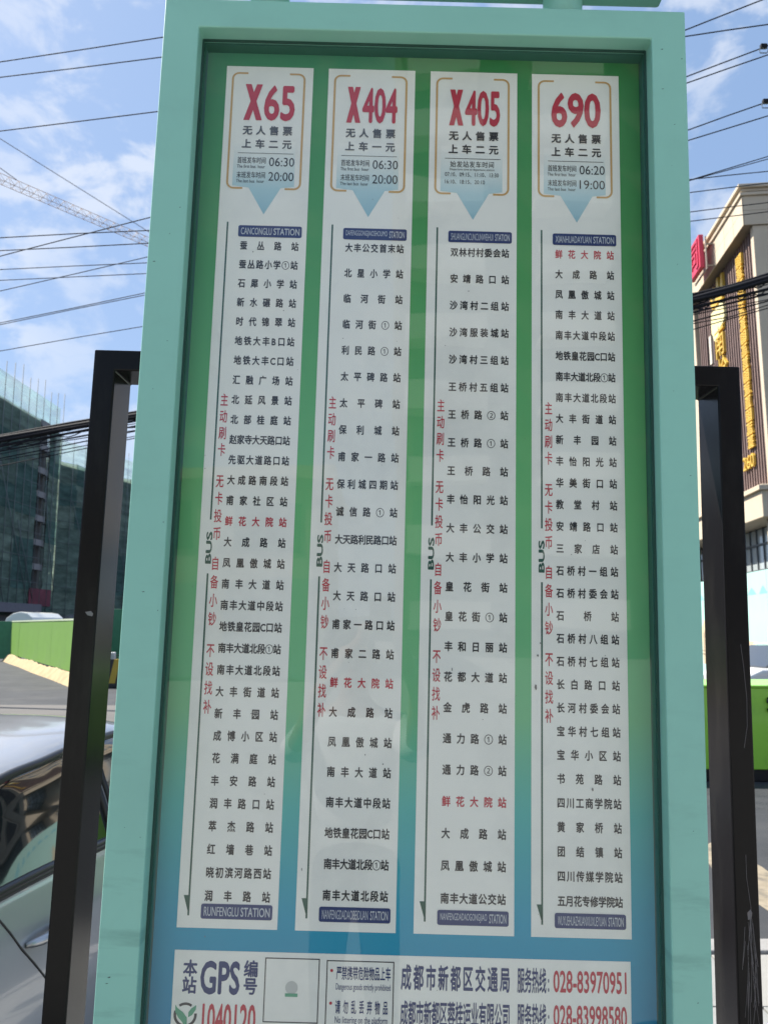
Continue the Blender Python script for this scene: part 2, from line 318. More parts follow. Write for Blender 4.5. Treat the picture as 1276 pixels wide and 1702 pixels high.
# ---- route strips
paper = mat('white_print', (.85, .86, .80), .5, var=.025, vscale=7, dirt=(.58, .60, .57), dirt_amt=.45, dscale=4)
K = mat('black_print', (.022, .024, .028), .5); RD = mat('red_print', (.50, .035, .06), .5); NV = mat('navy_print', (.018, .038, .145), .5)
GL = mat('dark_green_print', (.012, .085, .06), .5); OR = mat('gold_print', (.58, .36, .13), .5); WH = mat('white_letter_print', (.52, .56, .60), .5)
GY = mat('grey_print', (.10, .105, .11), .5); GRN = mat('leaf_green_print', (.10, .36, .22), .5)
BL = ramp_mat('blue_arrow_print', [(0, (.30, .52, .61)), (.35, (.42, .63, .68)), (.6, (.62, .73, .72)), (1, (.85, .86, .80))], 2, Z(.74), Z(.88))
ROUTES = [
 (-.3230, 'X65', '上车二元', ('06:30', '20:00'), 'CANCONGLU STATION', 'RUNFENGLU STATION', .6781, -.4450, .0132,
  '蚕丛路站 蚕丛路小学①站 石犀小学站 新水碾路站 时代锦翠站 地铁大丰B口站 地铁大丰C口站 汇融广场站 北延风景站 北部桂庭站 赵家寺大天路口站 先驱大道路口站 大成路南段站 甫家社区站 *鲜花大院站 大成路站 凤凰傲城站 南丰大道站 南丰大道中段站 地铁皇花园C口站 南丰大道北段①站 南丰大道北段站 大丰街道站 新丰园站 成博小区站 花满庭站 丰安路站 润丰路口站 萃杰路站 红墙巷站 晓初滨河路西站 润丰路站'),
 (-.1312, 'X404', '上车一元', ('06:30', '20:00'), 'DAFENGGONGJIAOSHOUMO STATION', 'NANFENGDADAOBEIDUAN STATION', .6790, -.4392, .0134,
  '大丰公交首末站 北星小学站 临河街站 临河街①站 利民路①站 太平碑路站 太平碑站 保利城站 甫家一路站 保利城四期站 诚信路①站 大天路利民路口站 大天路口站 大天路口站 甫家一路口站 甫家二路站 *鲜花大院站 大成路站 凤凰傲城站 南丰大道站 南丰大道中段站 地铁皇花园C口站 南丰大道北段①站 南丰大道北段站'),
 (.0608, 'X405', '上车二元', None, 'SHUANGLINCUNCUNWEIHUI STATION', 'NANFENGDADAOGONGJIAO STATION', .6757, -.4390, .0140,
  '双林村村委会站 安靖路口站 沙湾村二组站 沙湾服装城站 沙湾村三组站 王桥村五组站 王桥路②站 王桥路①站 王桥路站 丰怡阳光站 大丰公交站 大丰小学站 皇花街站 皇花街①站 丰和日丽站 花都大道站 金虎路站 通力路①站 通力路②站 *鲜花大院站 大成路站 凤凰傲城站 南丰大道公交站'),
 (.2515, '690', '上车二元', ('06:20', '19:00'), 'XIANHUADAYUAN STATION', 'WUYUEHUAZHUANXIUXUEYUAN STATION', .6772, -.4385, .0132,
  '*鲜花大院站 大成路站 凤凰傲城站 南丰大道站 南丰大道中段站 地铁皇花园C口站 南丰大道北段①站 南丰大道北段站 大丰街道站 新丰园站 丰怡阳光站 华美街口站 教堂村站 安靖路口站 三家店站 石桥村一组站 石桥村委会站 石桥站 石桥村八组站 石桥村七组站 长白路口站 长河村委会站 宝华村七组站 宝华小区站 书苑路站 四川工商学院站 黄家桥站 团结镇站 四川传媒学院站 五月花专修学院站')]
yP, yI, yJ = -.0006, -.0009, -.0012
for (x0, num, fare, times, first, last, za, zb, cw, rows) in ROUTES:
    st = ob('route_strip', MB().box(x0, x0 + .163, yP, -.0001, Z(-.4945), Z(1.0358)), paper, board, label='white paper strip listing the stops of route ' + num)
    X = lambda d: x0 + d
    t = TX(yI); t.poly([(X(.0185), Z(.7915))] + rrect(X(.0185), X(.138), Z(.795), Z(.93), .012)[13:] + [(X(.118), Z(.7915)), (X(.1115), Z(.7912)), (X(.0830), Z(.7395)), (X(.0535), Z(.7915))]) if False else None
    t.rect(X(.022), X(.136), Z(.795), Z(.885)); t.poly([(X(.022), Z(.795)), (X(.0525), Z(.7915)), (X(.0825), Z(.7395)), (X(.1115), Z(.7915)), (X(.136), Z(.795))])
    tx('arrow_print', t, BL, st)
    # gold corner brackets
    t = TX(yJ)
    for sgn, xa, xb in ((1, .0125, .041), (-1, .147, .119)):
        r = .0115 * sgn
        pts = [(xb, 1.0215)] + [(xa + r - r * math.sin(R(a)), 1.0215 - .0115 + .0115 * math.cos(R(a))) for a in range(0, 91, 18)]
        pts += [(xa + r - r * math.cos(R(a)), .790 + .0115 - .0115 * math.sin(R(a))) for a in range(0, 91, 18)] + [(xb, .790)]
        t.band([(X(a), Z(b)) for a, b in pts], .0036)
    tx('bracket_print', t, OR, st)
    t = TX(yJ - .0002)
    if num == '690': t.fit(num, X(.0360), X(.1285), Z(.9275), Z(.9985), .030)
    else: 
        xa, xb, xw = .036, (.0705 if num == 'X65' else .0625), (.0110 if num == 'X65' else .0095)
        t.poly([(X(xa), Z(.926)), (X(xa + xw), Z(.926)), (X(xb - .0012), Z(.999)), (X(xb - .0012 - xw), Z(.999))]); t.y -= 2e-5
        t.poly([(X(xa + .0012), Z(.999)), (X(xa + .0012 + xw), Z(.999)), (X(xb), Z(.926)), (X(xb - xw), Z(.926))]); t.fit(num[1:], X(.0735) if num == 'X65' else X(.0655), X(.131), Z(.9255), Z(.998), .026)
    tx('route_number', t, RD, st)
    t = TX(yJ - .0002); t.spread('无人售票', X(.0360), X(.1285), Z(.9052), .0180, .0190, .034); t.spread(fare, X(.0355), X(.1285), Z(.8782), .0180, .0190, .034)
    t.rect(X(.0295), X(.1325), Z(.8592), Z(.8602)); tx('fare_text', t, GY if num in ('X65', 'X404') else K, st)
    t = TX(yJ - .0002)
    if times:
        for s_, zc in (('首班发车时间', .8452), ('末班发车时间', .8160)): t.spread(s_, X(.0290), X(.0825), Z(zc), .0090, .0138, .012)
        t.fit('The first bus  hour', X(.0288), X(.0810), Z(.8300), Z(.8365), .005); t.fit('The last bus  hour', X(.0288), X(.0805), Z(.8010), Z(.8072), .005)
        t.fit(times[0], X(.0880), X(.1345), Z(.8345), Z(.8520), .0); t.fit(times[1], X(.0880), X(.1345), Z(.8055), Z(.8230), .0)
    else:
        t.spread('始发站发车时间', X(.0390), X(.1210), Z(.8482), .0112, .0135, .008); t.fit('Departure time at departure station', X(.0385), X(.1212), Z(.8350), Z(.8405), .0)
        for s_, xe, zc in (('07:10、09:15、11:10、13:30', .129, .8235), ('16:10、18:15、20:10', .1035, .8090)): t.fit(s_, X(.030), X(xe), Z(zc), Z(zc + .0085), .0)
    tx('timetable_text', t, K, st)
    for z0, z1, s_ in ((.6950, .7172, first), (-.4800, -.4568, last)):
        t = TX(yJ); t.poly(rrect(X(.0380), X(.1540), Z(z0), Z(z1), .0035)); pl = tx('name_plate', t, NV, st)
        t = TX(yJ - .0002); a, b = s_.split(' '); n = len(a); L_ = .106; wa = L_ * n / (n + 8.0)
        t.fit(a, X(.0430), X(.0430 + wa), Z(z0 + .0045), Z(z1 - .0045), .010 if n < 16 else 0); t.fit('STATION', X(.0430 + wa + .0035), X(.0440 + L_), Z(z0 + .0045), Z(z1 - .0045), .013)
        tx('station_name_english', t, WH, st)
    t = TX(yI); t.rect(X(.0163), X(.0192), Z(.1728), Z(.7232)); t.rect(X(.0163), X(.0192), Z(-.4755), Z(.0795)); t.poly([(X(.0163), Z(-.4445)), (X(.0088), Z(-.4445)), (X(.0187), Z(-.4765))])
    t.fit('BUS', X(.0120), X(.0225), Z(.0960), Z(.1520), .035, rot=1); tx('direction_line', t, GL, st)
    for s_, a, b in (('主动刷卡', .3871, .2967), ('无卡投币', .2408, .1486), ('自备小钞', .0964, .0017), ('不设找补', -.0510, -.1448)):
        t = TX(yI)
        for i, c in enumerate(s_): t.cell(c, X(.0298), Z(a + (b - a) * i / 3), .0142, .0245, .013)
        tx('payment_notice', t, RD, st)
    rr = rows.split(' '); n = len(rr)
    for i, s_ in enumerate(rr):
        red = s_[0] == '*'; s_ = s_.lstrip('*'); zc = za + (zb - za) * i / (n - 1)
        t = TX(yI); t.spread(s_, X(.0424), X(.1495), Z(zc), cw * 1.03, .0176, .030); tx('station_name', t, RD if red else K, st)

# specks and little stains on the sheets
t = TX(-.0016); random.seed(5)
for i in range(46):
    a = random.uniform(-.33, .42); b = Z(random.uniform(-.60, 1.02)); r = random.choice((.0006, .0008, .0011)); t.poly([(a + r * random.uniform(.6, 1.2) * math.cos(k), b + r * random.uniform(.6, 1.4) * math.sin(k)) for k in (0, 1.1, 2.2, 3.3, 4.4, 5.4)])
for a, b, w_, h_ in ((.2585, -.098, .004, .010), (.2620, -.045, .003, .004), (.3530, -.262, .003, .006), (.1170, -.072, .0015, .006), (-.1240, -.40, .0015, .005), (-.2560, .6660, .002, .003)): t.poly([(a - w_ / 2, Z(b)), (a - w_ * .2, Z(b) + h_ / 2), (a + w_ * .4, Z(b) + h_ * .4), (a + w_ / 2, Z(b) - h_ * .2), (a + w_ * .1, Z(b) - h_ / 2)])
tx('speck_marks', t, mat('speck_grey', (.16, .16, .15), .7), board)['kind'] = 'stuff'
# ---- lower information panel
lp = ob('notice_panel', MB().box(-.3235, .4120, yP, -.0001, Z(-.83), Z(-.5285)), paper, board, label='white panel with stop number, notice box and hotlines')
t = TX(yI)
for c, x, z in (('本', -.2970, -.5560), ('站', -.2970, -.5815), ('编', -.1992, -.5548), ('号', -.1992, -.5808)): t.cell(c, x, Z(z), .0235, .0265, .03)
t.fit('GPS', -.2800, -.2165, Z(-.5945), Z(-.5435), .028)
t.spread('成都市新都区交通局', .0420, .2180, Z(-.5612), .0170, .0400, .026); t.spread('成都市新都区蓉桂运业有限公司', .0420, .2180, Z(-.6150), .0128, .0390, .022)
for z in (-.5612, -.6150): t.spread('服务热线', .2290, .2760, Z(z), .0120, .0400, .02); t.fit(':', .2785, .2805, Z(z - .016), Z(z + .004), .02)
t.spread('严禁携带危险物品上车', -.0620, .0258, Z(-.5572), .0088, .0215, .016); t.spread('请勿乱丢弃物品', -.0622, .0225, Z(-.6080), .0085, .0215, .016)
t.fit('Dangerous goods strictly prohibited', -.0620, .0258, Z(-.5850), Z(-.5725), .01); t.fit('No littering on the platform', -.0620, .0220, Z(-.6350), Z(-.6215), .01)
tx('navy_lettering', t, NV, lp)
t = TX(yI); t.fit('1040120', -.2740, -.1885, Z(-.655), Z(-.6075), .02)
for z, s_ in ((-.5612, '028-83970951'), (-.6130, '028-83998580')): t.fit(s_, .2872, .4048, Z(z - .0165), Z(z + .0170), .018)
for z in (-.5535, -.6025): t.poly([(-.0695 + .0024 * math.cos(R(a)), Z(z) + .0024 * math.sin(R(a))) for a in range(0, 360, 30)])
tx('red_lettering', t, RD, lp)
t = TX(yI)
for x0, x1, z0, z1 in ((-.1770, -.0890, -.6335, -.5365), (-.0778, .0310, -.72, -.5380)):
    w = .0016
    t.rect(x0, x1, Z(z1 - w), Z(z1)); t.rect(x0, x1, Z(z0), Z(z0 + w)); t.rect(x0, x0 + w, Z(z0 + w), Z(z1 - w)); t.rect(x1 - w, x1, Z(z0 + w), Z(z1 - w))
tx('notice_box', t, K, lp)
t = TX(yI); t.poly([(-.133 + .010 * math.cos(R(a)), Z(-.581) + .010 * math.sin(R(a))) for a in range(0, 360, 20)]); tx('small_emblem', t, mat('pale_grey_print', (.5, .52, .5), .5), lp)
t = TX(yJ); t.rect(-.143, -.123, Z(-.5945), Z(-.5895)); tx('small_emblem_bar', t, GRN, lp)
ec, ez = -.3010, Z(-.6255)
t = TX(yI); t.band([(ec + .0165 * math.cos(R(a)), ez + .0165 * math.sin(R(a))) for a in range(55, 128, 6)], .0038); t.band([(ec + .0165 * math.cos(R(a)), ez + .0165 * math.sin(R(a))) for a in range(160, 372, 8)], .0042)
tx('emblem_ring', t, mat('charcoal_print', (.04, .045, .05), .5), lp)
t = TX(yJ); t.poly([(ec - .0165, ez + .0150), (ec - .0130, ez + .0100), (ec - .0040, ez + .0040), (ec + .0030, ez - .0040), (ec + .0035, ez - .0140), (ec - .0005, ez - .0225), (ec - .0030, ez - .0120), (ec - .0110, ez - .0040), (ec - .0160, ez + .0040)])
t.poly([(ec + .0170, ez + .0150), (ec + .0165, ez + .0080), (ec + .0110, ez + .0000), (ec + .0050, ez - .0035), (ec + .0050, ez + .0040), (ec + .0090, ez + .0095)]); tx('emblem_leaf', t, GRN, lp)

# ================================================================ DARK RAIL FRAME BEHIND THE BOARD
rail = empty('rail_stand', 'dark brown square tube frame standing behind the mint green board', 'stand', base, (RX, RY, RZ))
dk = mat('dark_brown_enamel', (.008, .007, .008), .20, spec=.16, coat=.0, var=.12, vscale=5, dirt=(.06, .055, .05), dirt_amt=.22, dscale=9, stretch=(1, 1, .25))
ub = MB(); ux = [(-.589, 0), (-.589, Z(.526)), (.694, Z(.526)), (.694, 0), (.649, 0), (.649, Z(.484)), (-.545, Z(.484)), (-.545, 0)]
ub.add([(a, y, b) for y in (.15, .25) for a, b in ux], [(0, 1, 6, 7), (1, 2, 5, 6), (2, 3, 4, 5), (15, 14, 9, 8), (14, 13, 10, 9), (13, 12, 11, 10)] + [(i, i + 8, (i + 1) % 8 + 8, (i + 1) % 8) for i in range(8)])
ob('bent_frame', ub, dk, rail, bevel=.003)
ob('bottom_rail', MB().box(-.5447, .6487, .151, .249, Z(-1.55), Z(-1.51)), dk, rail, bevel=.0025)
sc_ = mat('scratch', (.17, .15, .16), .6); t = TX(.1497)
random.seed(3)
def scr(p, w=.0006): t.band([(a, Z(b)) for a, b in p], w)
scr([(.676, -.02), (.680, -.06), (.684, -.12), (.683, -.17), (.676, -.21)]); scr([(.672, -.40), (.672, -.44), (.678, -.49), (.677, -.53)])
for i in range(26):
    x = random.uniform(.664, .685); z = random.uniform(-.62, -.50); l = random.uniform(.04, .12); s_ = random.uniform(-.010, .010)
    scr([(x, z), (x + s_ * .4 + random.uniform(-.001, .001), z - l * .5), (x + s_, z - l)], random.choice((.0004, .0006)))
t.poly([(.671, Z(-.500)), (.677, Z(-.494)), (.680, Z(-.500)), (.678, Z(-.511)), (.672, Z(-.512))])
t.poly([(-.567, Z(.008)), (-.556, Z(.010)), (-.551, Z(.005)), (-.553, Z(.0)), (-.562, Z(.002))])
tx('scratch_marks', t, sc_, rail)['kind'] = 'stuff'

# ================================================================ SILVER CAR
car = empty('parked_car', 'silver sedan with dark windows parked on the road left of the bus stop board', 'car', (-1.985, 3.56, -.085), (0, 0, R(88)))
silver = mat('silver_paint', (.44, .44, .45), .30, metal=.35, coat=1.0, var=.02, vscale=2)
cglass = mat('dark_car_glass', (.012, .016, .016), .03, coat=.6); trim = mat('black_trim', (.012, .012, .013), .35); tyre_m = mat('tyre_rubber', (.02, .02, .02), .85); rim_m = mat('wheel_alloy', (.45, .45, .46), .3, metal=.9); chrome = mat('door_handle_metal', (.5, .5, .5), .35, metal=.9)
def interp(tab, u):
    if u <= tab[0][0]: return tab[0][1]
    for i in range(len(tab) - 1):
        if u <= tab[i + 1][0]:
            (a, p), (b, q) = tab[i], tab[i + 1]; t = (u - a) / (b - a); p0 = tab[max(0, i - 1)][1]; q1 = tab[min(len(tab) - 1, i + 2)][1]
            m0, m1 = (q - p0) / 2, (q1 - p) / 2; return (2 * t**3 - 3 * t * t + 1) * p + (t**3 - 2 * t * t + t) * m0 + (3 * t * t - 2 * t**3) * q + (t**3 - t * t) * m1
    return tab[-1][1]
WT = [(-2.0, .62), (-1.9, .78), (-1.5, .87), (-.8, .90), (0, .905), (1, .90), (2.0, .86), (2.45, .76), (2.62, .58)]
BT = [(-2.0, .98), (-1.5, 1.05), (-.9, 1.055), (0, .985), (1.2, .93), (2.0, .88), (2.62, .66)]
RT = [(-2.0, 1.04), (-1.75, 1.08), (-1.45, 1.13), (-.9, 1.41), (-.4, 1.455), (0, 1.465), (.4, 1.45), (.9, 1.34), (1.5, 1.08), (1.9, 1.0), (2.4, .84), (2.62, .70)]
def prof(u):
    w, b, r = interp(WT, u), interp(BT, u), interp(RT, u); g = max(0, min(1, (r - b - .05) / .3)); rail = w - .10 - .13 * g
    rz = r - .055 * g - .012
    return [(w - .07, .18), (w - .015, .32), (w, .55), (w - .008, .78), (w - .05, b - .07), (w - .075, b), ((w - .075) * .52 + rail * .48 + .012, b + (rz - b) * .5), (rail, rz), (rail * .62, r - .012), (0.0, r)]
def surf(u, v, side=-1):
    P = prof(u); i = max(0, min(len(P) - 2, int(v))); t = v - i
    p0 = P[max(0, i - 1)]; p1 = P[i]; p2 = P[i + 1]; p3 = P[min(len(P) - 1, i + 2)]
    if i == len(P) - 2: p3 = (-p1[0], p1[1])
    c = [.5 * ((2 * p1[k]) + (-p0[k] + p2[k]) * t + (2 * p0[k] - 5 * p1[k] + 4 * p2[k] - p3[k]) * t * t + (-p0[k] + 3 * p1[k] - 3 * p2[k] + p3[k]) * t**3) for k in (0, 1)]
    return (u, side * c[0], c[1])
VB, VR = 5.0, 6.86
wins = [('rear', lambda v: -1.28 + .42 * (v - VB) / 1.9, lambda v: -.035 - .03 * (v - VB)), ('front', lambda v: .035 - .03 * (v - VB), lambda v: 1.22 - .52 * (v - VB) / 1.2)]
def kind_of(u, v):
    if VB < v < VR:
        for k, (n, a, b) in enumerate(wins):
            if a(v) < u < b(v): return 1 + k
    if v > 7.15 and .78 < u < 1.42: return 3
    if v > 7.15 and -1.5 < u < -1.0: return 4
    return 0
NU = 150; us = [-2.0 + 4.62 * i / NU for i in range(NU + 1)]; vs_ = [i / 8 for i in range(0, 73)]
parts = {}
for side in (-1, 1):
    g = [[surf(u, v, side) for v in vs_] for u in us]
    for i in range(NU):
        for j in range(len(vs_) - 1):
            k = kind_of((us[i] + us[i + 1]) / 2, (vs_[j] + vs_[j + 1]) / 2); key = (k, side if k in (1, 2) else 0)
            parts.setdefault(key, MB()).add([g[i][j], g[i + 1][j], g[i + 1][j + 1], g[i][j + 1]], [(0, 1, 2, 3)])
for key, mb in parts.items():
    nm = {0: 'body', 1: 'rear_door_window', 2: 'front_door_window', 3: 'windscreen', 4: 'rear_window'}[key[0]]
    o = ob(nm, mb, silver if key[0] == 0 else cglass, car, smooth=True)
    bm = bmesh.new(); bm.from_mesh(o.data); bmesh.ops.remove_doubles(bm, verts=bm.verts, dist=.0005); bmesh.ops.recalc_face_normals(bm, faces=bm.faces); bm.to_mesh(o.data); bm.free()
def out(p, d, side): return (p[0], p[1] + side * d, p[2])
for side in (-1, 1):
    for n, a, b in wins:
        vv = [VB + (VR - VB) * i / 14 for i in range(15)]
        lo = [surf(a(VB) + (b(VB) - a(VB)) * i / 12, VB, side) for i in range(13)]; hi = [surf(a(VR) + (b(VR) - a(VR)) * i / 12, VR, side) for i in range(13)]
        loop = lo + [surf(b(v), v, side) for v in vv[1:]] + hi[::-1][1:] + [surf(a(v), v, side) for v in vv[::-1][1:-1]]
        ob('window_trim', MB().tube([out(p, .002, side) for p in loop], .017, 6, closed=True), trim, car)
    ob('window_trim', MB().tube([out(surf(-1.28 + 2.5 * i / 30, VB - .12, side), .003, side) for i in range(31)], .013, 6), trim, car)
    seam = [(u_ - .09, v_) for u_, v_ in [(-1.0, 4.9), (-.985, 4.6), (-.93, 4.3), (-.895, 4.0), (-.85, 3.7), (-.80, 3.4), (-.735, 3.1), (-.66, 2.75), (-.585, 2.35), (-.53, 1.9), (-.50, 1.4), (-.49, .8)]]
    ob('door_seam', MB().tube([surf(u, v, side) for u, v in seam], .0042, 5), trim, car)
    ob('door_seam', MB().tube([surf(-.005, 4.95 - 4.1 * i / 12, side) for i in range(13)], .0042, 5), trim, car)
    ob('door_seam', MB().tube([surf(1.15, 4.9 - 4 * i / 12, side) for i in range(13)], .0042, 5), trim, car)
    for hu in (-.87, .17):
        p = [surf(hu + .19 * i / 8, 3.42, side) for i in range(9)]; lift = [0.004, .022, .034, .038, .038, .038, .034, .022, .004]
        ob('door_handle', MB().tube([out(q, l, side) for q, l in zip(p, lift)], .012, 8, rs=[.009, .014, .016, .016, .016, .016, .016, .014, .009]), chrome, car)
    for wx in (-1.16, 1.62):
        wy = side * .80
        tb = MB(); tb.sm = False; n = 40
        for j in range(n):
            pass
        prof_t = [(.20, -.10), (.30, -.105), (.325, -.08), (.325, .08), (.30, .105), (.20, .10)]; vs2 = []; fs2 = []
        for j in range(n):
            a = 2 * math.pi * j / n
            for r, d in prof_t: vs2.append((r * math.cos(a), d, r * math.sin(a)))
        m_ = len(prof_t)
        for j in range(n):
            for k in range(m_): fs2.append((j * m_ + k, j * m_ + (k + 1) % m_, ((j + 1) % n) * m_ + (k + 1) % m_, ((j + 1) % n) * m_ + k))
        wh = ob('wheel', MB().add(vs2, fs2), tyre_m, car, loc=(wx, wy, .30), smooth=True)
        rb = MB().disc((0, 0, 0), .20, .12, 'y', 28)
        for j in range(5):
            a = 2 * math.pi * j / 5; rb.bar((0, side * .07, 0), (.19 * math.cos(a), side * .065, .19 * math.sin(a)), .028)
        ob('rim', rb, rim_m, wh)
        arch = MB().tube([(wx + .36 * math.cos(R(a)), side * (interp(WT, wx) - .004), .33 + .36 * math.sin(R(a))) for a in range(-15, 196, 10)], .022, 6); ob('wheel_arch', arch, trim, car)
    ob('mirror', MB().tube([(1.0, side * .86, 1.02), (.98, side * 1.0, 1.06), (.98, side * 1.09, 1.07)], .07, 10, rs=[.03, .075, .05]), silver, car)
    ob('tail_light', MB().box(-1.985, -1.9, side * .55 - .13, side * .55 + .13, .78, .93), mat('tail_light_red', (.4, .02, .02), .2), car, bevel=.02)
    ob('headlight', MB().box(2.40, 2.58, side * .56 - .13, side * .56 + .13, .56, .68), mat('headlight_clear', (.6, .62, .64), .1, coat=1), car, bevel=.03)
ob('floor_pan', MB().box(-1.9, 2.5, -.78, .78, .18, .24), trim, car)

# ================================================================ LEFT: NETTED BUILDING, WING, HOARDING, CRANE
net_d = net_mat('dark_green_netting', (.21, .29, .235), .94); net_l = net_mat('pale_green_netting', (.36, .52, .52), .42)
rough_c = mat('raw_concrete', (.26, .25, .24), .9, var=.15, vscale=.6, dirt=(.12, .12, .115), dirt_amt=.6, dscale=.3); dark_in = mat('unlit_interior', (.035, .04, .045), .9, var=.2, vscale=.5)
steel = mat('scaffold_steel', (.16, .18, .18), .6); slabp = mat('pale_slab_edge', (.26, .24, .23), .9, var=.1, vscale=1)
ax = -43.0
bA = empty('unfinished_building', 'building under construction wrapped in dark green netting, nearest one on the left', 'building', (ax, 85, -.12))
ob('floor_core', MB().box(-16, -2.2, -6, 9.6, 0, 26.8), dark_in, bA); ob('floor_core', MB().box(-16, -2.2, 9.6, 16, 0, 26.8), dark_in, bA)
fs = None
for k in range(9):
    z = 2.9 + 3.0 * k
    if fs is None: fs = ob('floor_slab', MB().box(-2.2, -.25, -6, 16, -.2, .1), rough_c, bA, loc=(0, 0, z))
    else: copy_piece(fs, (0, 0, z), bA)
cs = None
for y in (-5.6, -1.6, 2.4, 6.4, 9.2, 13.2, 15.8):
    if cs is None: cs = ob('concrete_column', MB().box(-.9, -.3, -.3, .3, 0, 26.8), rough_c, bA, loc=(0, y, 0))
    else: copy_piece(cs, (0, y, 0), bA)
ls = None
for k in range(2, 9):
    z = 2.6 + 3.0 * k
    if ls is None: ls = ob('landing_slab', MB().box(-1.6, .35, 9.9, 12.6, 0, .75), slabp, bA, loc=(0, 0, z))
    else: copy_piece(ls, (0, 0, z), bA)
ob('parapet', MB().box(-16, .0, -6, 16, 26.8, 27.4), rough_c, bA)
nets = [net_d, net_mat('mid_green_netting', (.27, .35, .28), .90), net_mat('deep_green_netting', (.13, .22, .19), .97)]
def net_sheet(y0, y1, z0, z1, x, m, par, sag=.10):
    v, f = [], []; ny, nz = 7, 4
    for j in range(nz + 1):
        for i in range(ny + 1): a, b = i / ny, j / nz; v.append((x + random.uniform(-.05, .05) - sag * math.sin(math.pi * a) * math.sin(math.pi * b), y0 + (y1 - y0) * a, z0 + (z1 - z0) * b - (.12 * math.sin(math.pi * a) if j == nz else 0)))
    for j in range(nz):
        for i in range(ny): k = j * (ny + 1) + i; f.append((k, k + 1, k + ny + 2, k + ny + 1))
    return ob('netting_sheet', (v, f), m, par, smooth=True)
random.seed(17)
for k in range(8):
    for y0, y1 in ((-6, -.8), (-.8, 4.4), (4.4, 9.6), (12.9, 16)):
        net_sheet(y0 - .1, y1 + .1, 3.3 + 2.95 * k - random.uniform(0, .3), 6.3 + 2.95 * k, .40 + random.uniform(-.04, .04), random.choice(nets), bA)
ob('roof_netting', MB().box(.30, .33, -6, 15.4, 27.0, 30.2), net_l, bA)
mb = MB()
for i in range(12): mb.bar((.5, -6 + i * 2, 0), (.5, -6 + i * 2, 31.4 + .5 * (i % 3)), .045)
for k in range(8): mb.bar((.5, -6, 4 + k * 3), (.5, 16, 4 + k * 3), .03)
for (y, z, dy, dz) in ((-4, 4, 7, 14), (0, 4, 9, 16), (-5, 14, 5, 10), (5, 5, 5, 9), (12, 6, 4, 12)): mb.bar((.55, y + dy, z), (.55, y, z + dz), .05)
ob('scaffold_poles', mb, steel, bA)['kind'] = 'stuff'
ob('entrance_canopy', MB().box(-.2, 2.4, -6, 8.5, 3.3, 4.3), mat('grey_canopy', (.16, .15, .17), .8, var=.1), bA)
ob('red_banner', MB().box(.45, .50, 9.2, 15.4, 4.2, 6.3), mat('faded_red_cloth', (.16, .03, .045), .8, var=.3, vscale=.7), bA)
ob('ground_wall', MB().box(-.4, -.1, -6, 16, 0, 2.8), mat('grey_board', (.17, .175, .18), .8, var=.3, vscale=.5), bA)
bw = math.atan2(-.33, .94)
bB = empty('unfinished_building', 'lower unfinished wing in green netting behind the dark brown frame, farther down the street', 'building', (-44.4, 106, -.12), (0, 0, bw))
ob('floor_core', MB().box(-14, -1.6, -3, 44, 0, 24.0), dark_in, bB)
fs = None
for k in range(8):
    if fs is None: fs = ob('floor_slab', MB().box(-1.6, -.2, -3, 44, -.2, .15), rough_c, bB, loc=(0, 0, 2.9 + 3 * k))
    else: copy_piece(fs, (0, 0, 2.9 + 3 * k), bB)
for k in range(7):
    for i in range(8): net_sheet(-3.1 + 5.9 * i, 3.0 + 5.9 * i, 3.3 + 3.0 * k - random.uniform(0, .3), 6.35 + 3.0 * k, .14 + random.uniform(-.04, .04), random.choice(nets), bB)
ob('roof_netting', MB().box(.1, .13, -3, 44, 24.35, 27.2), net_mat('pale_grey_netting', (.42, .55, .55), .5), bB)
mb = MB()
for i in range(20): mb.bar((.3, -3 + i * 2.4, 0), (.3, -3 + i * 2.4, 27.8 + .5 * (i % 2)), .045)
for k in range(7): mb.bar((.3, -3, 4 + k * 3.0), (.3, 44, 4 + k * 3.0), .03)
for (y, z, dy, dz) in ((2, 5, 6, 14), (10, 5, 6, 15), (18, 6, 5, 12)): mb.bar((.35, y + dy, z), (.35, y, z + dz), .05)
ob('scaffold_poles', mb, steel, bB)['kind'] = 'stuff'
ob('ground_wall', MB().box(.0, .1, -3, 44, 0, 3.3), MAT['grey_board'], bB)

# lime hoarding: one object per panel, sandy skirt, corner return with shade in its colour
hA, hB = Vector((-19.9, 42.4, 0)), Vector((-9.2, 24.6, 0)); hd_ = (hB - hA).normalized(); hang = math.atan2(hd_.y, hd_.x)
ho = empty('site_hoarding', 'long lime green panel hoarding with a sandy skirt at the far side of the road', 'hoarding', (hA.x, hA.y, -.116), (0, 0, hang))
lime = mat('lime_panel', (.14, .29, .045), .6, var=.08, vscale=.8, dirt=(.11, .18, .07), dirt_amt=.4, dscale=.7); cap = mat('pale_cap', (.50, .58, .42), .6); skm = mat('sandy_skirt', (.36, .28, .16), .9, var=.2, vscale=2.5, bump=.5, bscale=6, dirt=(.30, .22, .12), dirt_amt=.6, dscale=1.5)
Lh = (hB - hA).length; npn = 6; pw = Lh / npn; psrc = None
for i in range(npn):
    if psrc is None: psrc = ob('panel', MB().box(.005, pw - .005, -.03, .03, .36, 2.06), lime, ho, bevel=.004, loc=(0, 0, 0))
    else: copy_piece(psrc, (i * pw, random.uniform(-.008, .008), 0), ho)
mb = MB()
for i in range(npn): mb.box(i * pw - .02, (i + 1) * pw - .021, -.05, .05, 2.062, 2.12)
ob('cap_rail', mb, cap, ho)
pp = [(-.1, 0), (-.1, .36)]; n = 60
mb = MB(); v = []
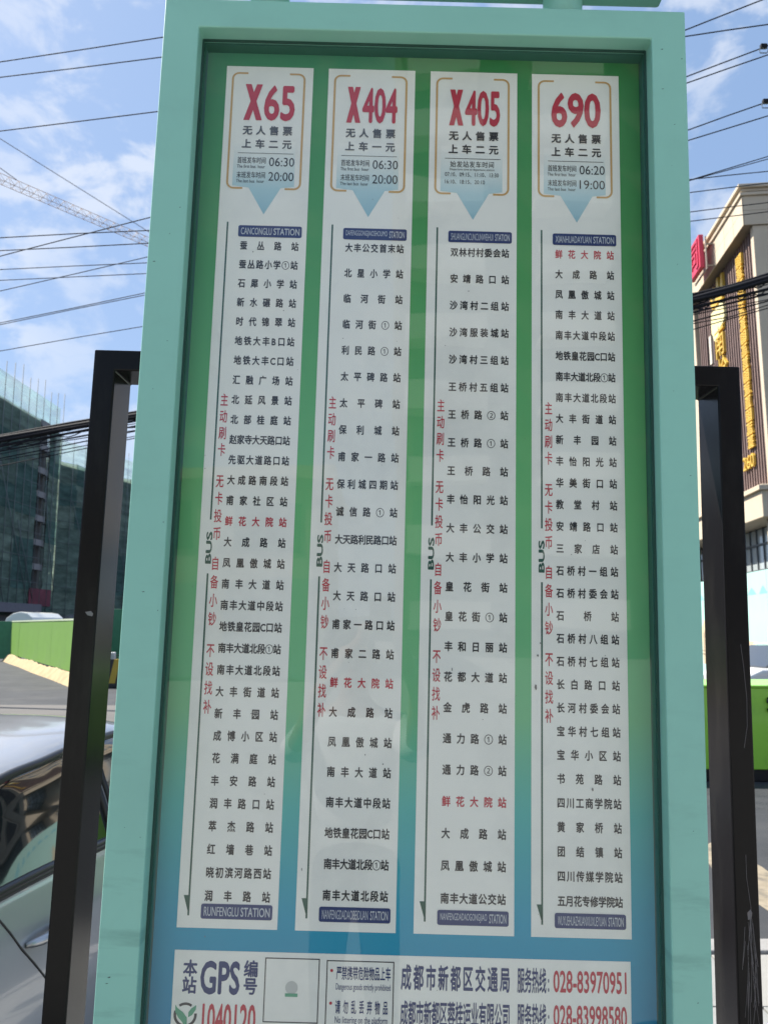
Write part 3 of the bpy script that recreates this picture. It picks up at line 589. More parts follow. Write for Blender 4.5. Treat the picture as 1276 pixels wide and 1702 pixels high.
for i in range(n + 1):
    x = -.3 + (Lh + .6) * i / n; a = .34 + .03 * math.sin(i * .31) + random.uniform(-.03, .03); b = .16 + .04 * math.sin(i * .23) + random.uniform(-.02, .02)
    v += [(x, -.06, a), (x, -.13 - .02 * math.sin(i * .8), a * .9), (x, -.30 - b * .5, 0)]
mb.add(v, [(3 * i + k, 3 * i + k + 1, 3 * i + k + 4, 3 * i + k + 3) for i in range(n) for k in (0, 1)]); ob('skirt', mb, skm, ho, smooth=True)
mb = MB()
for i in range(npn + 1): mb.box(i * pw - .04, i * pw + .04, .035, .12, 0, 2.05)
ob('back_posts', mb, steel, ho)['kind'] = 'stuff'
hr = empty('site_hoarding', 'shade-darkened green hoarding return at the far left edge, turned away from the sun', 'hoarding', (-20.0, 42.6, -.116), (0, 0, R(182)))
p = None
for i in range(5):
    if p is None: p = ob('panel', MB().box(.01, 2.39, -.03, .03, .1, 2.1), mat('shade_green_panel', (.05, .20, .10), .6, var=.1), hr, bevel=.008)  # darker than the lime panels: shade of the unlit side put into the colour
    else: copy_piece(p, (i * 2.4, 0, 0), hr)
h2 = empty('site_hoarding', 'shade-darkened green hoarding glimpsed between the brown frame and the mint board', 'hoarding', (-13.2, 36, -.116), (0, 0, R(-8)))
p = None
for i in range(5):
    if p is None: p = ob('panel', MB().box(.01, 2.39, -.03, .03, .05, 2.62), MAT['shade_green_panel'], h2, bevel=.008)
    else: copy_piece(p, (i * 2.4, 0, 0), h2)
# striped barrier and bicycle in the same gap
bb = empty('striped_barrier', 'low barrier striped yellow and black beside the shade-darkened green hoarding', 'barrier', (-8.4, 24.6, -.116), (0, 0, R(-5)))
yel = mat('barrier_yellow', (.50, .34, .04), .6); blk = mat('barrier_black', (.02, .02, .02), .6)
ob('base', MB().box(-1.1, 1.1, -.14, .14, 0, .12), blk, bb, bevel=.02)
for i in range(10):
    x = -1.05 + i * .2
    ob('stripe_panel', MB().prism([(x, .13), (x + .2, .13), (x + .35, .86), (x + .15, .86)], -.06, .06), yel if i % 2 else blk, bb)
bk = empty('bicycle', 'red and white bicycle leaning near the striped barrier', 'bicycle', (-8.75, 27.2, -.116), (0, 0, R(8)))
for wx in (-.52, .52): ob('wheel', MB().tube([(wx + .33 * math.cos(R(a)), 0, .34 + .33 * math.sin(R(a))) for a in range(0, 360, 20)], .022, 6, closed=True), tyre_m, bk)
mb = MB()
for a, b in (((-.52, 0, .34), (-.12, 0, .30)), ((-.12, 0, .30), (.36, 0, .78)), ((-.12, 0, .30), (-.22, 0, .86)), ((-.20, 0, .78), (.36, 0, .84)), ((-.52, 0, .34), (-.2, 0, .78)), ((.36, 0, .95), (.52, 0, .34)), ((.33, -.25, 1.0), (.33, .25, 1.0))): mb.bar(a, b, .02)
ob('frame', mb, mat('bike_red', (.45, .03, .03), .4), bk); ob('saddle', MB().box(-.34, -.10, -.07, .07, .86, .91), trim, bk, bevel=.02)
ob('basket', MB().box(.42, .72, -.16, .16, .72, .98), mat('white_plastic', (.7, .7, .7), .5), bk, bevel=.02); ob('rear_box', MB().box(-.72, -.42, -.15, .15, .70, .98), MAT['white_plastic'], bk, bevel=.02)

# white van whose roof shows over the hoarding
van = empty('parked_van', 'white van whose rounded roof shows above the lime hoarding', 'van', (-21.9, 47.5, -.42), (0, 0, R(0)))
mb = MB(); pf = [(-1.0, .5), (-1.0, 1.5), (-.98, 2.2), (-.80, 2.62), (-.42, 2.90), (0, 2.99), (.42, 2.92), (.74, 2.66), (.95, 2.1), (1.0, 1.5), (1.0, .5)]
ob('body', mb.prism(pf, 0, 4.6), mat('van_white', (.74, .75, .70), .35, coat=.5), van, bevel=.05)
ob('rear_window', MB().box(-.7, .7, -.02, .01, 1.5, 2.2), cglass, van); ob('bumper', MB().box(-1, 1, -.12, .05, .35, .6), trim, van, bevel=.03)
for wx in (-.85, .85):
    for wy in (.9, 3.7): ob('wheel', MB().disc((wx, wy, .36), .36, .22, 'x', 24), tyre_m, van)

# tower crane
cr = empty('tower_crane', 'tower crane with a long pale orange lattice jib high on the left', 'crane', (-75.4, 73.0, -.12))
co = mat('crane_orange', (.50, .36, .26), .6)
jd = Vector((15.0, 18.0, 0)).normalized(); jn = Vector((jd.y, -jd.x, 0)); zb = 62.3
def J(s, w, h): return jd * s + jn * w + Vector((0, 0, zb + h))
mb = MB(); n = 50; ds = 1.35
for w, h in ((-.6, 0), (.6, 0), (0, 1.25)): mb.bar(J(2, w, h), J(2 + n * ds, w, h), .045)
for i in range(n):
    s = 2 + i * ds
    mb.bar(J(s, -.6, 0), J(s, .6, 0), .02); mb.bar(J(s, -.6, 0), J(s + ds / 2, 0, 1.25), .024); mb.bar(J(s + ds / 2, 0, 1.25), J(s + ds, -.6, 0), .024)
    mb.bar(J(s, .6, 0), J(s + ds / 2, 0, 1.25), .024); mb.bar(J(s + ds / 2, 0, 1.25), J(s + ds, .6, 0), .024); mb.bar(J(s, -.6, 0), J(s + ds, .6, 0), .02)
ob('jib', mb, co, cr)
mb = MB()
for w, h in ((-.6, 0), (.6, 0), (-.6, 1.2), (.6, 1.2)): mb.bar(J(-14, w, h), J(-1, w, h), .07)
ob('counter_jib', mb, co, cr); q = J(-12, 0, -1.2); ob('counterweight', MB().box(q.x - 1.5, q.x + 1.5, q.y - 1.5, q.y + 1.5, q.z - 1, q.z + 1.2), rough_c, cr)
mb = MB(); 
for x, y in ((-.8, -.8), (.8, -.8), (.8, .8), (-.8, .8)): mb.bar((x, y, 0), (x, y, 64), .09); mb.bar((x, y, 64), (0, 0, 74.6), .07)
for k in range(32):
    for (a, b) in (((-.8, -.8), (.8, -.8)), ((.8, -.8), (.8, .8)), ((.8, .8), (-.8, .8)), ((-.8, .8), (-.8, -.8))): mb.bar((a[0], a[1], 2 * k), (b[0], b[1], 2 * k + 2), .04)
ob('mast', mb, co, cr); ob('cab', MB().box(.9, 2.3, -.7, .7, 60.4, 62.2), mat('van_white', (1, 1, 1)), cr, bevel=.05)
ap = Vector((0, 0, 74.4)); mb = MB().tube([ap, J(64, 0, 1.3)], .055, 5).tube([ap, J(37.5, 0, 1.3)], .055, 5).tube([ap, J(-13, 0, 1)], .06, 5); ob('pendant_ties', mb, mat('crane_tie', (.22, .2, .2), .6), cr)

# ================================================================ RIGHT: HOTEL BUILDING
bx = Vector((14.70, 30, -.12)); ba = math.atan2(-.11, .994)
hb = empty('hotel_building', 'beige stone building with brown slatted wall, gold characters and deep cornice on the right', 'building', bx, (0, 0, ba))
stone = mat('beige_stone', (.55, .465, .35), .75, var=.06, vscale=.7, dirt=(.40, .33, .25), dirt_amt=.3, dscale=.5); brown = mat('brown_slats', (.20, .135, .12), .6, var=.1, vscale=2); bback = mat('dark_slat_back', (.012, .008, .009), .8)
gold = mat('gold_letters', (.72, .47, .08), .45, metal=.15, var=.08, vscale=3); palegold = mat('pale_gold_emblem', (.78, .72, .38), .5)
sj = mat('stone_joint', (.24, .20, .155), .9)
z0c, z1c = 18.1, 19.35
ob('cornice_core', MB().box(.02, 22, .02, 24, z0c + .01, z1c), sj, hb)
pn = None; g_ = .012
# cornice cladding: stone panels with open joints on both faces, in two courses
for course in range(2):
    za_, zb_ = z0c + (z1c - z0c) / 2 * course + g_ / 2, z0c + (z1c - z0c) / 2 * (course + 1) - g_ / 2
    a = ob('cornice_panel', MB().box(-.02, .018, g_, 1.2 - g_, za_, zb_), stone, hb, loc=(0, -.02, 0))
    for i in range(1, 20): copy_piece(a, (0, -.02 + 1.2 * i, 0), hb)
    b = ob('cornice_panel', MB().box(g_, 1.2 - g_, -.02, .018, za_, zb_), stone, hb, loc=(.02, 0, 0))
    for i in range(1, 16): copy_piece(b, (.02 + 1.2 * i, 0, 0), hb)
for k, (zz, o_) in enumerate(((19.36, .10), (19.56, .04), (19.68, .16))): ob('cornice_ledge', MB().box(-o_, 22, -o_, 24, zz, zz + (.14, .115, .16)[k]), stone, hb, bevel=.02)
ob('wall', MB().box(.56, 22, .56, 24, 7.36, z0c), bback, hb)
sl = None; i = 0; y = .52
while y < 8.3:
    if not (6.12 < y < 6.95):
        if sl is None: sl = ob('slat', MB().box(.42, .557, -.055, .055, 7.37, z0c - .003), brown, hb, loc=(0, y, 0))
        else: copy_piece(sl, (0, y, 0), hb)
    y += .29
for i in range(3): ob('slat', MB().box(.42, .557, 6.25 + i * .28 - .055, 6.25 + i * .28 + .055, 7.37, 14.3), brown, hb); ob('slat', MB().box(.42, .557, 6.25 + i * .28 - .055, 6.25 + i * .28 + .055, 15.8, z0c - .003), brown, hb)
ob('wall_notch_window', MB().box(.36, .54, 6.25, 6.55, 14.35, 15.75), mat('pale_panel', (.6, .55, .48), .6), hb)
ob('corner_column', MB().box(.36, 1.0, .05, .36, 7.36, z0c - .003), stone, hb, bevel=.02)
ob('end_pilaster', MB().box(.26, .60, 8.35, 9.3, 7.36, z0c - .003), stone, hb, bevel=.02)
# front face beside the column: recessed slats and a second column
for i in range(9): ob('slat', MB().box(1.15 + i * .235, 1.24 + i * .235, .42, .558, 7.37, z0c - .003), brown, hb)
ob('front_column', MB().box(3.3, 4.1, .1, .6, 7.36, z0c - .003), stone, hb, bevel=.02)
# rear part of the street side with windows
ob('side_wall', MB().box(.45, .56, 9.31, 24, 7.36, z0c), stone, hb)
for k in range(4):
    for yy in (10.2, 13.2, 16.2, 19.2):
        w_ = ob('window', MB().box(.40, .448, yy, yy + 1.6, 8.2 + 2.5 * k, 9.7 + 2.5 * k), mat('window_frame_dark', (.08, .07, .065), .5), hb)
        for q in (0, 1): ob('pane', MB().box(.385, .399, yy + .08 + .76 * q, yy + .76 + .76 * q, 8.28 + 2.5 * k, 9.62 + 2.5 * k), mat('office_glass', (.18, .24, .26), .05, coat=.6), w_)
# band under the slats, soffit and ground floor glazing
ob('stone_band', MB().box(-.05, 22, -.05, 24, 6.05, 7.355), stone, hb, bevel=.03); ob('band_ledge', MB().box(-.18, 22, -.18, 24, 7.10, 7.30), stone, hb, bevel=.02)
ob('ground_core', MB().box(1.3, 22, 1.3, 24, 0, 6.045), mat('shop_interior', (.20, .20, .19), .8, var=.3, vscale=1), hb)
fr = mat('mullion_grey', (.10, .11, .12), .5); gl2 = mat('shop_glass', (.42, .47, .48), .08, coat=.5)
mu = pg = None
for i in range(26):
    yy = .2 + i * .8
    if mu is None:
        mu = ob('mullion', MB().box(1.10, 1.22, -.035, .035, 0, 6.04), fr, hb, loc=(0, yy, 0)); pg = ob('shop_pane', MB().box(1.16, 1.18, .04, .76, .1, 6.0), gl2, hb, loc=(0, yy, 0))
    else:
        copy_piece(mu, (0, yy, 0), hb)
        if i < 25: copy_piece(pg, (0, yy, 0), hb)
for zz in (2.9, 4.2, 5.3): ob('transom', MB().box(1.08, 1.24, .1, 20.4, zz, zz + .08), fr, hb)
ob('sill_wall', MB().box(1.0, 1.28, .1, 24, 0, .8), stone, hb)
for yy in (0.0, 6.2, 12.4, 18.6): ob('ground_column', MB().box(.35, 1.0, yy, yy + .75, 0, 6.045), stone, hb, bevel=.02)
# gold characters
def P3(shape_v, shape_f, y_left, y_right, z0, z1, depth, name, m, parent, xface=.30):
    """raised lettering on the street side: flat outline run along -y, given thickness in x"""
    a0 = min(p[0] for p in shape_v); a1 = max(p[0] for p in shape_v); b0 = min(p[1] for p in shape_v); b1 = max(p[1] for p in shape_v)
    vs = [(xface, y_left + (a - a0) / (a1 - a0) * (y_right - y_left), z0 + (b - b0) / (b1 - b0) * (z1 - z0)) for a, b, *_ in shape_v]
    me = bpy.data.meshes.new(name); me.from_pydata(vs, [], shape_f); bm = bmesh.new(); bm.from_mesh(me); bmesh.ops.remove_doubles(bm, verts=bm.verts, dist=1e-4)
    r = bmesh.ops.extrude_face_region(bm, geom=bm.faces[:]); bmesh.ops.translate(bm, verts=[e for e in r['geom'] if isinstance(e, bmesh.types.BMVert)], vec=(depth, 0, 0)); bmesh.ops.recalc_face_normals(bm, faces=bm.faces); bm.to_mesh(me); bm.free()
    me.materials.append(m); o = bpy.data.objects.new(name, me); COL.objects.link(o); o.parent = parent; return o
def strokes(lst):
    v, f = [], []
    for (x0, y0, x1, y1, w) in lst:
        dx, dy = x1 - x0, y1 - y0; l = math.hypot(dx, dy); nx, ny = -dy / l * w / 2, dx / l * w / 2; k = len(v)
        v += [(x0 + nx, y0 + ny), (x0 - nx, y0 - ny), (x1 - nx, y1 - ny), (x1 + nx, y1 + ny)]; f.append((k, k + 1, k + 2, k + 3))
    return v, f
random.seed(11); zt = 17.62
for i in range(15):
    z1_ = zt - i * .567; st_ = [(.0, .95, 1, .95, .16), (0, .05, 1, .05, .14), (.5, 0, .5, 1, .15)]
    for k in range(3): yk = .25 + .22 * k; st_.append((random.choice((0, .1)), yk, random.choice((.9, 1)), yk, .13))
    if i % 3 == 0: st_ += [(.08, 0, .08, .95, .14), (.92, 0, .92, .95, .14)]
    elif i % 3 == 1: st_ += [(.25, .1, .25, .9, .13), (.8, .45, .98, .0, .14)]
    else: st_ += [(.02, .0, .35, .9, .14), (.75, .1, .75, .9, .14)]
    P3(*strokes(st_), 2.12, 1.42, z1_ - .50, z1_, .10, 'gold_character', gold, hb)
P3(*glyph('260', .06, False), 2.85, 1.55, 8.38, 8.95, .10, 'gold_number', gold, hb)
P3(*glyph('南', .035, False), 5.50, 4.25, 14.22, 15.66, .12, 'gold_character', gold, hb); P3(*glyph('烩', .035, False), 5.30, 4.10, 12.78, 14.15, .12, 'gold_character', gold, hb)
cv = [(0, .15), (.12, 0), (.88, 0), (1, .2), (.97, .95), (.87, .95), (.80, .42), (.70, .48), (.63, 1.0), (.53, 1.0), (.46, .48), (.38, .44), (.26, .85), (.17, .82), (.20, .38), (.08, .55), (.0, .52)]
P3(cv, [tuple(range(len(cv)))], 5.75, 3.90, 16.75, 17.95, .12, 'gold_crown', gold, hb)
ev = [(.05, 1), (.95, 1), (.98, .75), (1, .5), (.9, .36), (.62, .30), (.45, .12), (.30, 0), (.16, .10), (.10, .26), (.0, .40), (.0, .7)]
P3(ev, [tuple(range(len(ev)))], 5.85, 3.95, 15.05, 16.62, .12, 'gold_emblem', palegold, hb)
# red sign box standing off the cornice
rs = empty('rooftop_sign', 'red square sign with an embossed character mounted on the beige cornice', 'sign', bx + Matrix.Rotation(ba, 3, 'Z') @ Vector((-.5, 0, 0)), (0, 0, ba))
redm = mat('red_sign_face', (.62, .045, .10), .45)
ob('sign_box', MB().box(-.12, .10, 3.95, 5.65, 18.20, 19.80), redm, rs, bevel=.03)
P3(*glyph('同', .02, False), 5.50, 4.10, 18.32, 19.66, .05, 'sign_character', mat('red_sign_letter', (.50, .035, .08), .45), rs, xface=-.17)
ob('mount_frame', MB().box(.11, .16, 3.75, 3.85, 18.1, 19.6).box(.16, .46, 3.76, 3.82, 18.15, 18.21).box(.16, .46, 3.76, 3.82, 19.2, 19.26).box(.11, .16, 3.75, 5.7, 18.03, 18.12), mat('mount_metal', (.3, .27, .24), .6), rs)

# mural wall in front of the glazing
mA, mB = Vector((12.3, 31.0, -.12)), Vector((10.9, 19.5, -.12)); md = (mB - mA).normalized(); Lm = (mB - mA).length
mw = empty('mural_wall', 'pale turquoise painted wall with small blue mountains and a beige arched house picture', 'wall', mA, (0, 0, math.atan2(md.y, md.x)))
mpan = None
turq = mat('turquoise_mural', (.40, .66, .60), .6, var=.04, vscale=1.2)
for i in range(6):
    w_ = Lm / 6
    if mpan is None: mpan = ob('panel', MB().box(.006, w_ - .006, 0, .08, 0, 3.55), turq, mw)
    else: copy_piece(mpan, (i * w_, 0, 0), mw)
t = TX(-.003)
for c, h, w_ in ((.6, .24, .9), (1.6, .18, .7), (2.7, .26, 1.0), (4.0, .2, .8), (5.2, .28, 1.0), (6.4, .22, .8), (7.4, .25, .7), (8.3, .3, .6), (9.2, .4, .7), (10.3, .3, .8)): t.poly([(c - w_ / 2, 2.85), (c - w_ * .2, 2.85 + h * .7), (c, 2.85 + h), (c + w_ * .25, 2.85 + h * .6), (c + w_ / 2, 2.85)])
tx('mountain_print', t, mat('mural_blue', (.22, .52, .58), .6), mw)
t = TX(-.003)
for c in (.9, 3.4, 7.95, 10.4): t.poly([(c - .42, .45), (c + .42, .45), (c + .42, 1.75), (c + .05, 2.12), (c - .42, 1.80)])
t.rect(1.5, 2.7, .4, 1.5); t.rect(4.4, 6.6, .4, 1.4)
tx('house_print', t, mat('mural_beige', (.62, .50, .34), .6), mw)
t = TX(-.006)
for c in (.9, 3.4, 7.95, 10.4):
    for k in range(4): t.rect(c - .15 + .15 * k, c - .09 + .15 * k, .45, 1.72 - .09 * abs(k - 1))
t.rect(0, Lm, .80, .83); t.rect(0, Lm, .93, .95)
tx('house_lines_print', t, mat('mural_dark', (.10, .085, .075), .6), mw)

# white car in front of the mural
wc = empty('parked_car', 'white car in front of the turquoise mural wall at the right edge', 'car', (9.4, 17.2, -.116), (0, 0, R(8)))
wm = mat('car_white', (.72, .72, .72), .3, coat=.8)
body = MB().prism([(-2.2, .35), (2.2, .35), (2.25, .7), (2.1, .92), (1.25, 1.02), (-1.9, 1.04), (-2.25, .9)], -.85, .85); ob('body', body, wm, wc, bevel=.08, seg=3)
ob('cabin', MB().prism([(-1.75, 1.04), (-1.15, 1.47), (-.2, 1.52), (.5, 1.46), (1.2, 1.03)], -.72, .72), mat('cabin_glass', (.05, .06, .075), .08, coat=.5), wc, bevel=.06, seg=3)
ob('roof', MB().prism([(-1.1, 1.49), (-.2, 1.535), (.42, 1.49), (.42, 1.51), (-.2, 1.56), (-1.1, 1.515)], -.64, .64), wm, wc, bevel=.008)
for wx in (-1.35, 1.35):
    for wy in (-.8, .8): w_ = ob('wheel', MB().disc((wx, wy, .33), .33, .2, 'y', 28), tyre_m, wc, bevel=.02); ob('rim', MB().disc((wx, wy * 1.01, .33), .2, .21, 'y', 20), rim_m, w_)
ob('door_handle', MB().box(-.2, .0, -.89, -.86, .84, .87), trim, wc)
# sand coloured low planter wall
pl_ = empty('planter_wall', 'low sand coloured stone planter wall between the white car and the lime barrier', 'planter', (7.6, 13.2, -.12), (0, 0, R(-4)))
sand = mat('sand_stone', (.52, .42, .30), .85, var=.12, vscale=3); bs = None
for i in range(10):
    if bs is None: bs = ob('stone_block', MB().box(.006, .594, -.2, .2, 0, .62), sand, pl_, bevel=.012, loc=(-3, 0, 0))
    else: copy_piece(bs, (-3 + i * .6, random.uniform(-.008, .008), 0), pl_)
cpl = None
for i in range(5):
    if cpl is None: cpl = ob('coping_stone', MB().box(.006, 1.194, -.24, .24, .622, .70), sand, pl_, bevel=.012, loc=(-3, 0, 0))
    else: copy_piece(cpl, (-3 + i * 1.2, 0, 0), pl_)
# lime metal barrier box on black skids
lb = empty('metal_barrier', 'bright lime green metal barrier box with a black base on the road at the right', 'barrier', (4.15, 10.0, -.118), (0, 0, R(-3)))
lg = mat('lime_enamel', (.30, .66, .05), .35, coat=.4, var=.04, vscale=2, dirt=(.12, .30, .05), dirt_amt=.3, dscale=3)
def shell(x0, x1, z0, z1): return [(x0, z0 + .06), (x0 + .06, z0), (x1 - .06, z0), (x1, z0 + .06), (x1, z1 - .02), (x1 - .02, z1), (x0 + .02, z1), (x0, z1 - .02)]
for x0, x1 in ((-2.6, -.02), (.0, 2.4), (2.42, 4.8)):
    pn_ = ob('side_panel', MB().prism(shell(x0, x1, .15, 1.14), 0, 1.1), lg, lb, bevel=.012)
    ob('latch', MB().box(x0 + .06, x0 + .10, -.03, 0, .86, 1.04).box(x0 + .055, x0 + .18, -.04, -.031, .93, .96), trim, pn_)
ob('base_skid', MB().box(-2.55, 4.75, .05, 1.05, 0, .148), trim, lb, bevel=.01); ob('lid_rim', MB().box(-2.6, 4.8, -.02, 1.12, 1.142, 1.17), lg, lb, bevel=.006)
hk = [(.62, -.012, 1.02), (.60, -.03, .98), (.64, -.03, .93), (.60, -.03, .88), (.62, -.015, .84)]
ob('hook', MB().tube(hk, .012, 6).tube([(.66, -.02, 1.04), (.65, -.03, .96), (.70, -.03, .86)], .010, 6).tube([(.60, -.02, .97), (.68, -.035, .955)], .012, 6), trim, lb)

# ================================================================ ACROSS THE SQUARE, BEHIND THE CAMERA (seen in the glass and the car)
cream = mat('cream_render', (.52, .47, .38), .8, var=.08, vscale=.6, dirt=(.3, .27, .22), dirt_amt=.5, dscale=.3); shg = mat('shop_dark_glass', (.06, .08, .09), .1)
sr = empty('shop_row', 'low cream shop row across the square, reflected in the glass of the board', 'building', (-17, -19, 0))
ob('wall', MB().box(-16, 15.5, -8, 0, 0, 5.6), cream, sr); ob('roof_edge', MB().box(-16.3, 15.8, -8, .3, 5.6, 5.9), stone, sr)
wsrc = None
for i in range(10):
    x = -14.5 + i * 3.05
    if wsrc is None: wsrc = ob('window', MB().box(0, 1.9, 0, .06, 3.5, 4.9), shg, sr, loc=(x, 0, 0)); ssrc = ob('shutter', MB().box(-.2, 2.3, 0, .08, .1, 2.7), mat('shutter_grey', (.3, .31, .32), .5), sr, loc=(x, 0, 0))
    else: copy_piece(wsrc, (x, 0, 0), sr); copy_piece(ssrc, (x, 0, 0), sr)
at_ = empty('apartment_tower', 'tall beige apartment tower with stacked balconies, reflected in the glass of the board', 'building', (8, -30, 0))
ob('wall', MB().box(-7, 9, -14, 0, 0, 46), mat('brown_render', (.16, .135, .11), .8, var=.1), at_)
b1 = None
for k in range(15):
    for x in (-5.5, 0, 5.2):
        z = 1.2 + 3 * k
        if b1 is None: b1 = ob('balcony', MB().box(-1.3, 1.9, .01, 1.3, 0, .18).box(-1.3, 1.9, 1.22, 1.3, .18, 1.1), mat('pale_render', (.68, .65, .58), .7), at_, loc=(x, 0, z)); w1 = ob('window', MB().box(-1, 1.5, 0, .05, .4, 2.4), shg, at_, loc=(x, 0, z))
        else: copy_piece(b1, (x, 0, z), at_); copy_piece(w1, (x, 0, z), at_)

# ================================================================ PERSON TAKING THE PICTURE
per = empty('person', 'person in white shirt holding up a phone, mirrored faintly in the board glass', 'person', (-.10, -.46, .001))
def skin(name, V, E, Rr, m, lvl=2):
    me = bpy.data.meshes.new(name); me.from_pydata(V, E, []); o = bpy.data.objects.new(name, me); COL.objects.link(o); o.parent = per
    md_ = o.modifiers.new('skin', 'SKIN'); md_.use_smooth_shade = True
    for i, r in enumerate(Rr): me.skin_vertices[0].data[i].radius = (r, r) if not isinstance(r, tuple) else r
    me.skin_vertices[0].data[0].use_root = True
    sb = o.modifiers.new('sub', 'SUBSURF'); sb.levels = lvl; sb.render_levels = lvl; me.materials.append(m); return o
skn = mat('skin', (.42, .26, .19), .5); shirt = mat('white_shirt', (.78, .78, .76), .8, var=.03, bump=.3, bscale=14); trs = mat('dark_trousers', (.03, .035, .05), .85); hair = mat('black_hair', (.012, .01, .01), .6)
V = [(0, 0, 1.20), (0, 0, 1.42), (0, .01, 1.50), (0, .025, 1.57), (0, .03, 1.65), (0, .02, 1.70)]; E = [(0, 1), (1, 2), (2, 3), (3, 4), (4, 5)]; Q = [.09, .07, .052, .058, .082, .055]
for sx in (-1, 1):
    k = len(V); hx = .10 + sx * .055
    V += [(sx * .17, -.01, 1.38), (sx * .23, .14, 1.30), (sx * .17 + .06, .30, 1.55), (hx, .405, 1.73), (hx - sx * .002, .42, 1.785)]
    E += [(1, k), (k, k + 1), (k + 1, k + 2), (k + 2, k + 3), (k + 3, k + 4)]; Q += [.055, .042, .036, .024, (.030, .017)]
    for j in range(4):
        n_ = len(V); zz = 1.775 + j * .016; V += [(hx, .42, zz), (hx - sx * .018, .434, zz + .006), (hx - sx * .034, .440, zz + .006), (hx - sx * (.044 - .003 * abs(j - 1)), .441, zz + .004)]; E += [(n_, n_ + 1), (n_ + 1, n_ + 2), (n_ + 2, n_ + 3)]; Q += [.008, .0075, .007, .006]
    n_ = len(V); V += [(hx, .412, 1.760), (hx - sx * .012, .404, 1.772), (hx - sx * .030, .404, 1.785)]; E += [(n_, n_ + 1), (n_ + 1, n_ + 2)]; Q += [.010, .009, .0075]
skin('body', V, E, Q, skn)
V = [(0, 0, .98), (0, 0, 1.12), (0, 0, 1.26), (0, 0, 1.38), (0, 0, 1.43)]; E = [(0, 1), (1, 2), (2, 3), (3, 4)]; Q = [(.165, .115), (.160, .112), (.175, .12), (.165, .11), (.07, .065)]
for sx in (-1, 1):
    k = len(V); V += [(sx * .17, -.01, 1.375), (sx * .23, .13, 1.31), (sx * .215 + .02, .19, 1.37)]; E += [(3, k), (k, k + 1), (k + 1, k + 2)]; Q += [.078, .062, .056]
skin('shirt', V, E, Q, shirt)
V = [(0, 0, .96), (0, 0, .88)]; E = [(0, 1)]; Q = [(.168, .118), (.165, .12)]
for sx in (-1, 1):
    k = len(V); V += [(sx * .09, 0, .80), (sx * .105, .01, .48), (sx * .11, 0, .10)]; E += [(1, k), (k, k + 1), (k + 1, k + 2)]; Q += [.098, .070, .058]
skin('trousers', V, E, Q, trs)
for sx in (-1, 1): skin('shoe', [(sx * .11, -.05, .045), (sx * .112, .06, .045), (sx * .118, .17, .038)], [(0, 1), (1, 2)], [(.045, .045), (.047, .045), (.040, .036)], mat('shoe_black', (.02, .02, .02), .5))
skin('hair', [(0, -.015, 1.64), (0, -.005, 1.70), (0, .03, 1.735), (0, .06, 1.735)], [(0, 1), (1, 2), (2, 3)], [(.082, .07), (.088, .08), (.075, .05), (.05, .02)], hair)
hdm = MB(); 
for sx in (-1, 1): hdm.disc((sx * .030, .108, 1.655), .009, .006, 'y', 12)
ob('eyes', hdm, mat('eye_dark', (.03, .02, .015), .2), per); ob('nose', MB().tube([(0, .100, 1.665), (0, .118, 1.632), (0, .112, 1.625)], .011, 8, rs=[.007, .012, .009]), skn, per); ob('mouth', MB().tube([(-.024, .102, 1.600), (0, .109, 1.602), (.024, .102, 1.600)], .004, 6), mat('lip', (.35, .12, .10), .5), per)
for sx in (-1, 1): ob('ear', MB().tube([(sx * .085, .02, 1.675), (sx * .093, .015, 1.655), (sx * .085, .022, 1.625)], .012, 8), skn, per)
ph = tag(ob('phone', MB().box(-.037, .037, -.004, .004, -.078, .078), mat('phone_black', (.015, .015, .018), .2), None, bevel=.003, loc=(0, -.030, 1.800)), 'black smartphone held up in both hands in front of the board', 'phone')

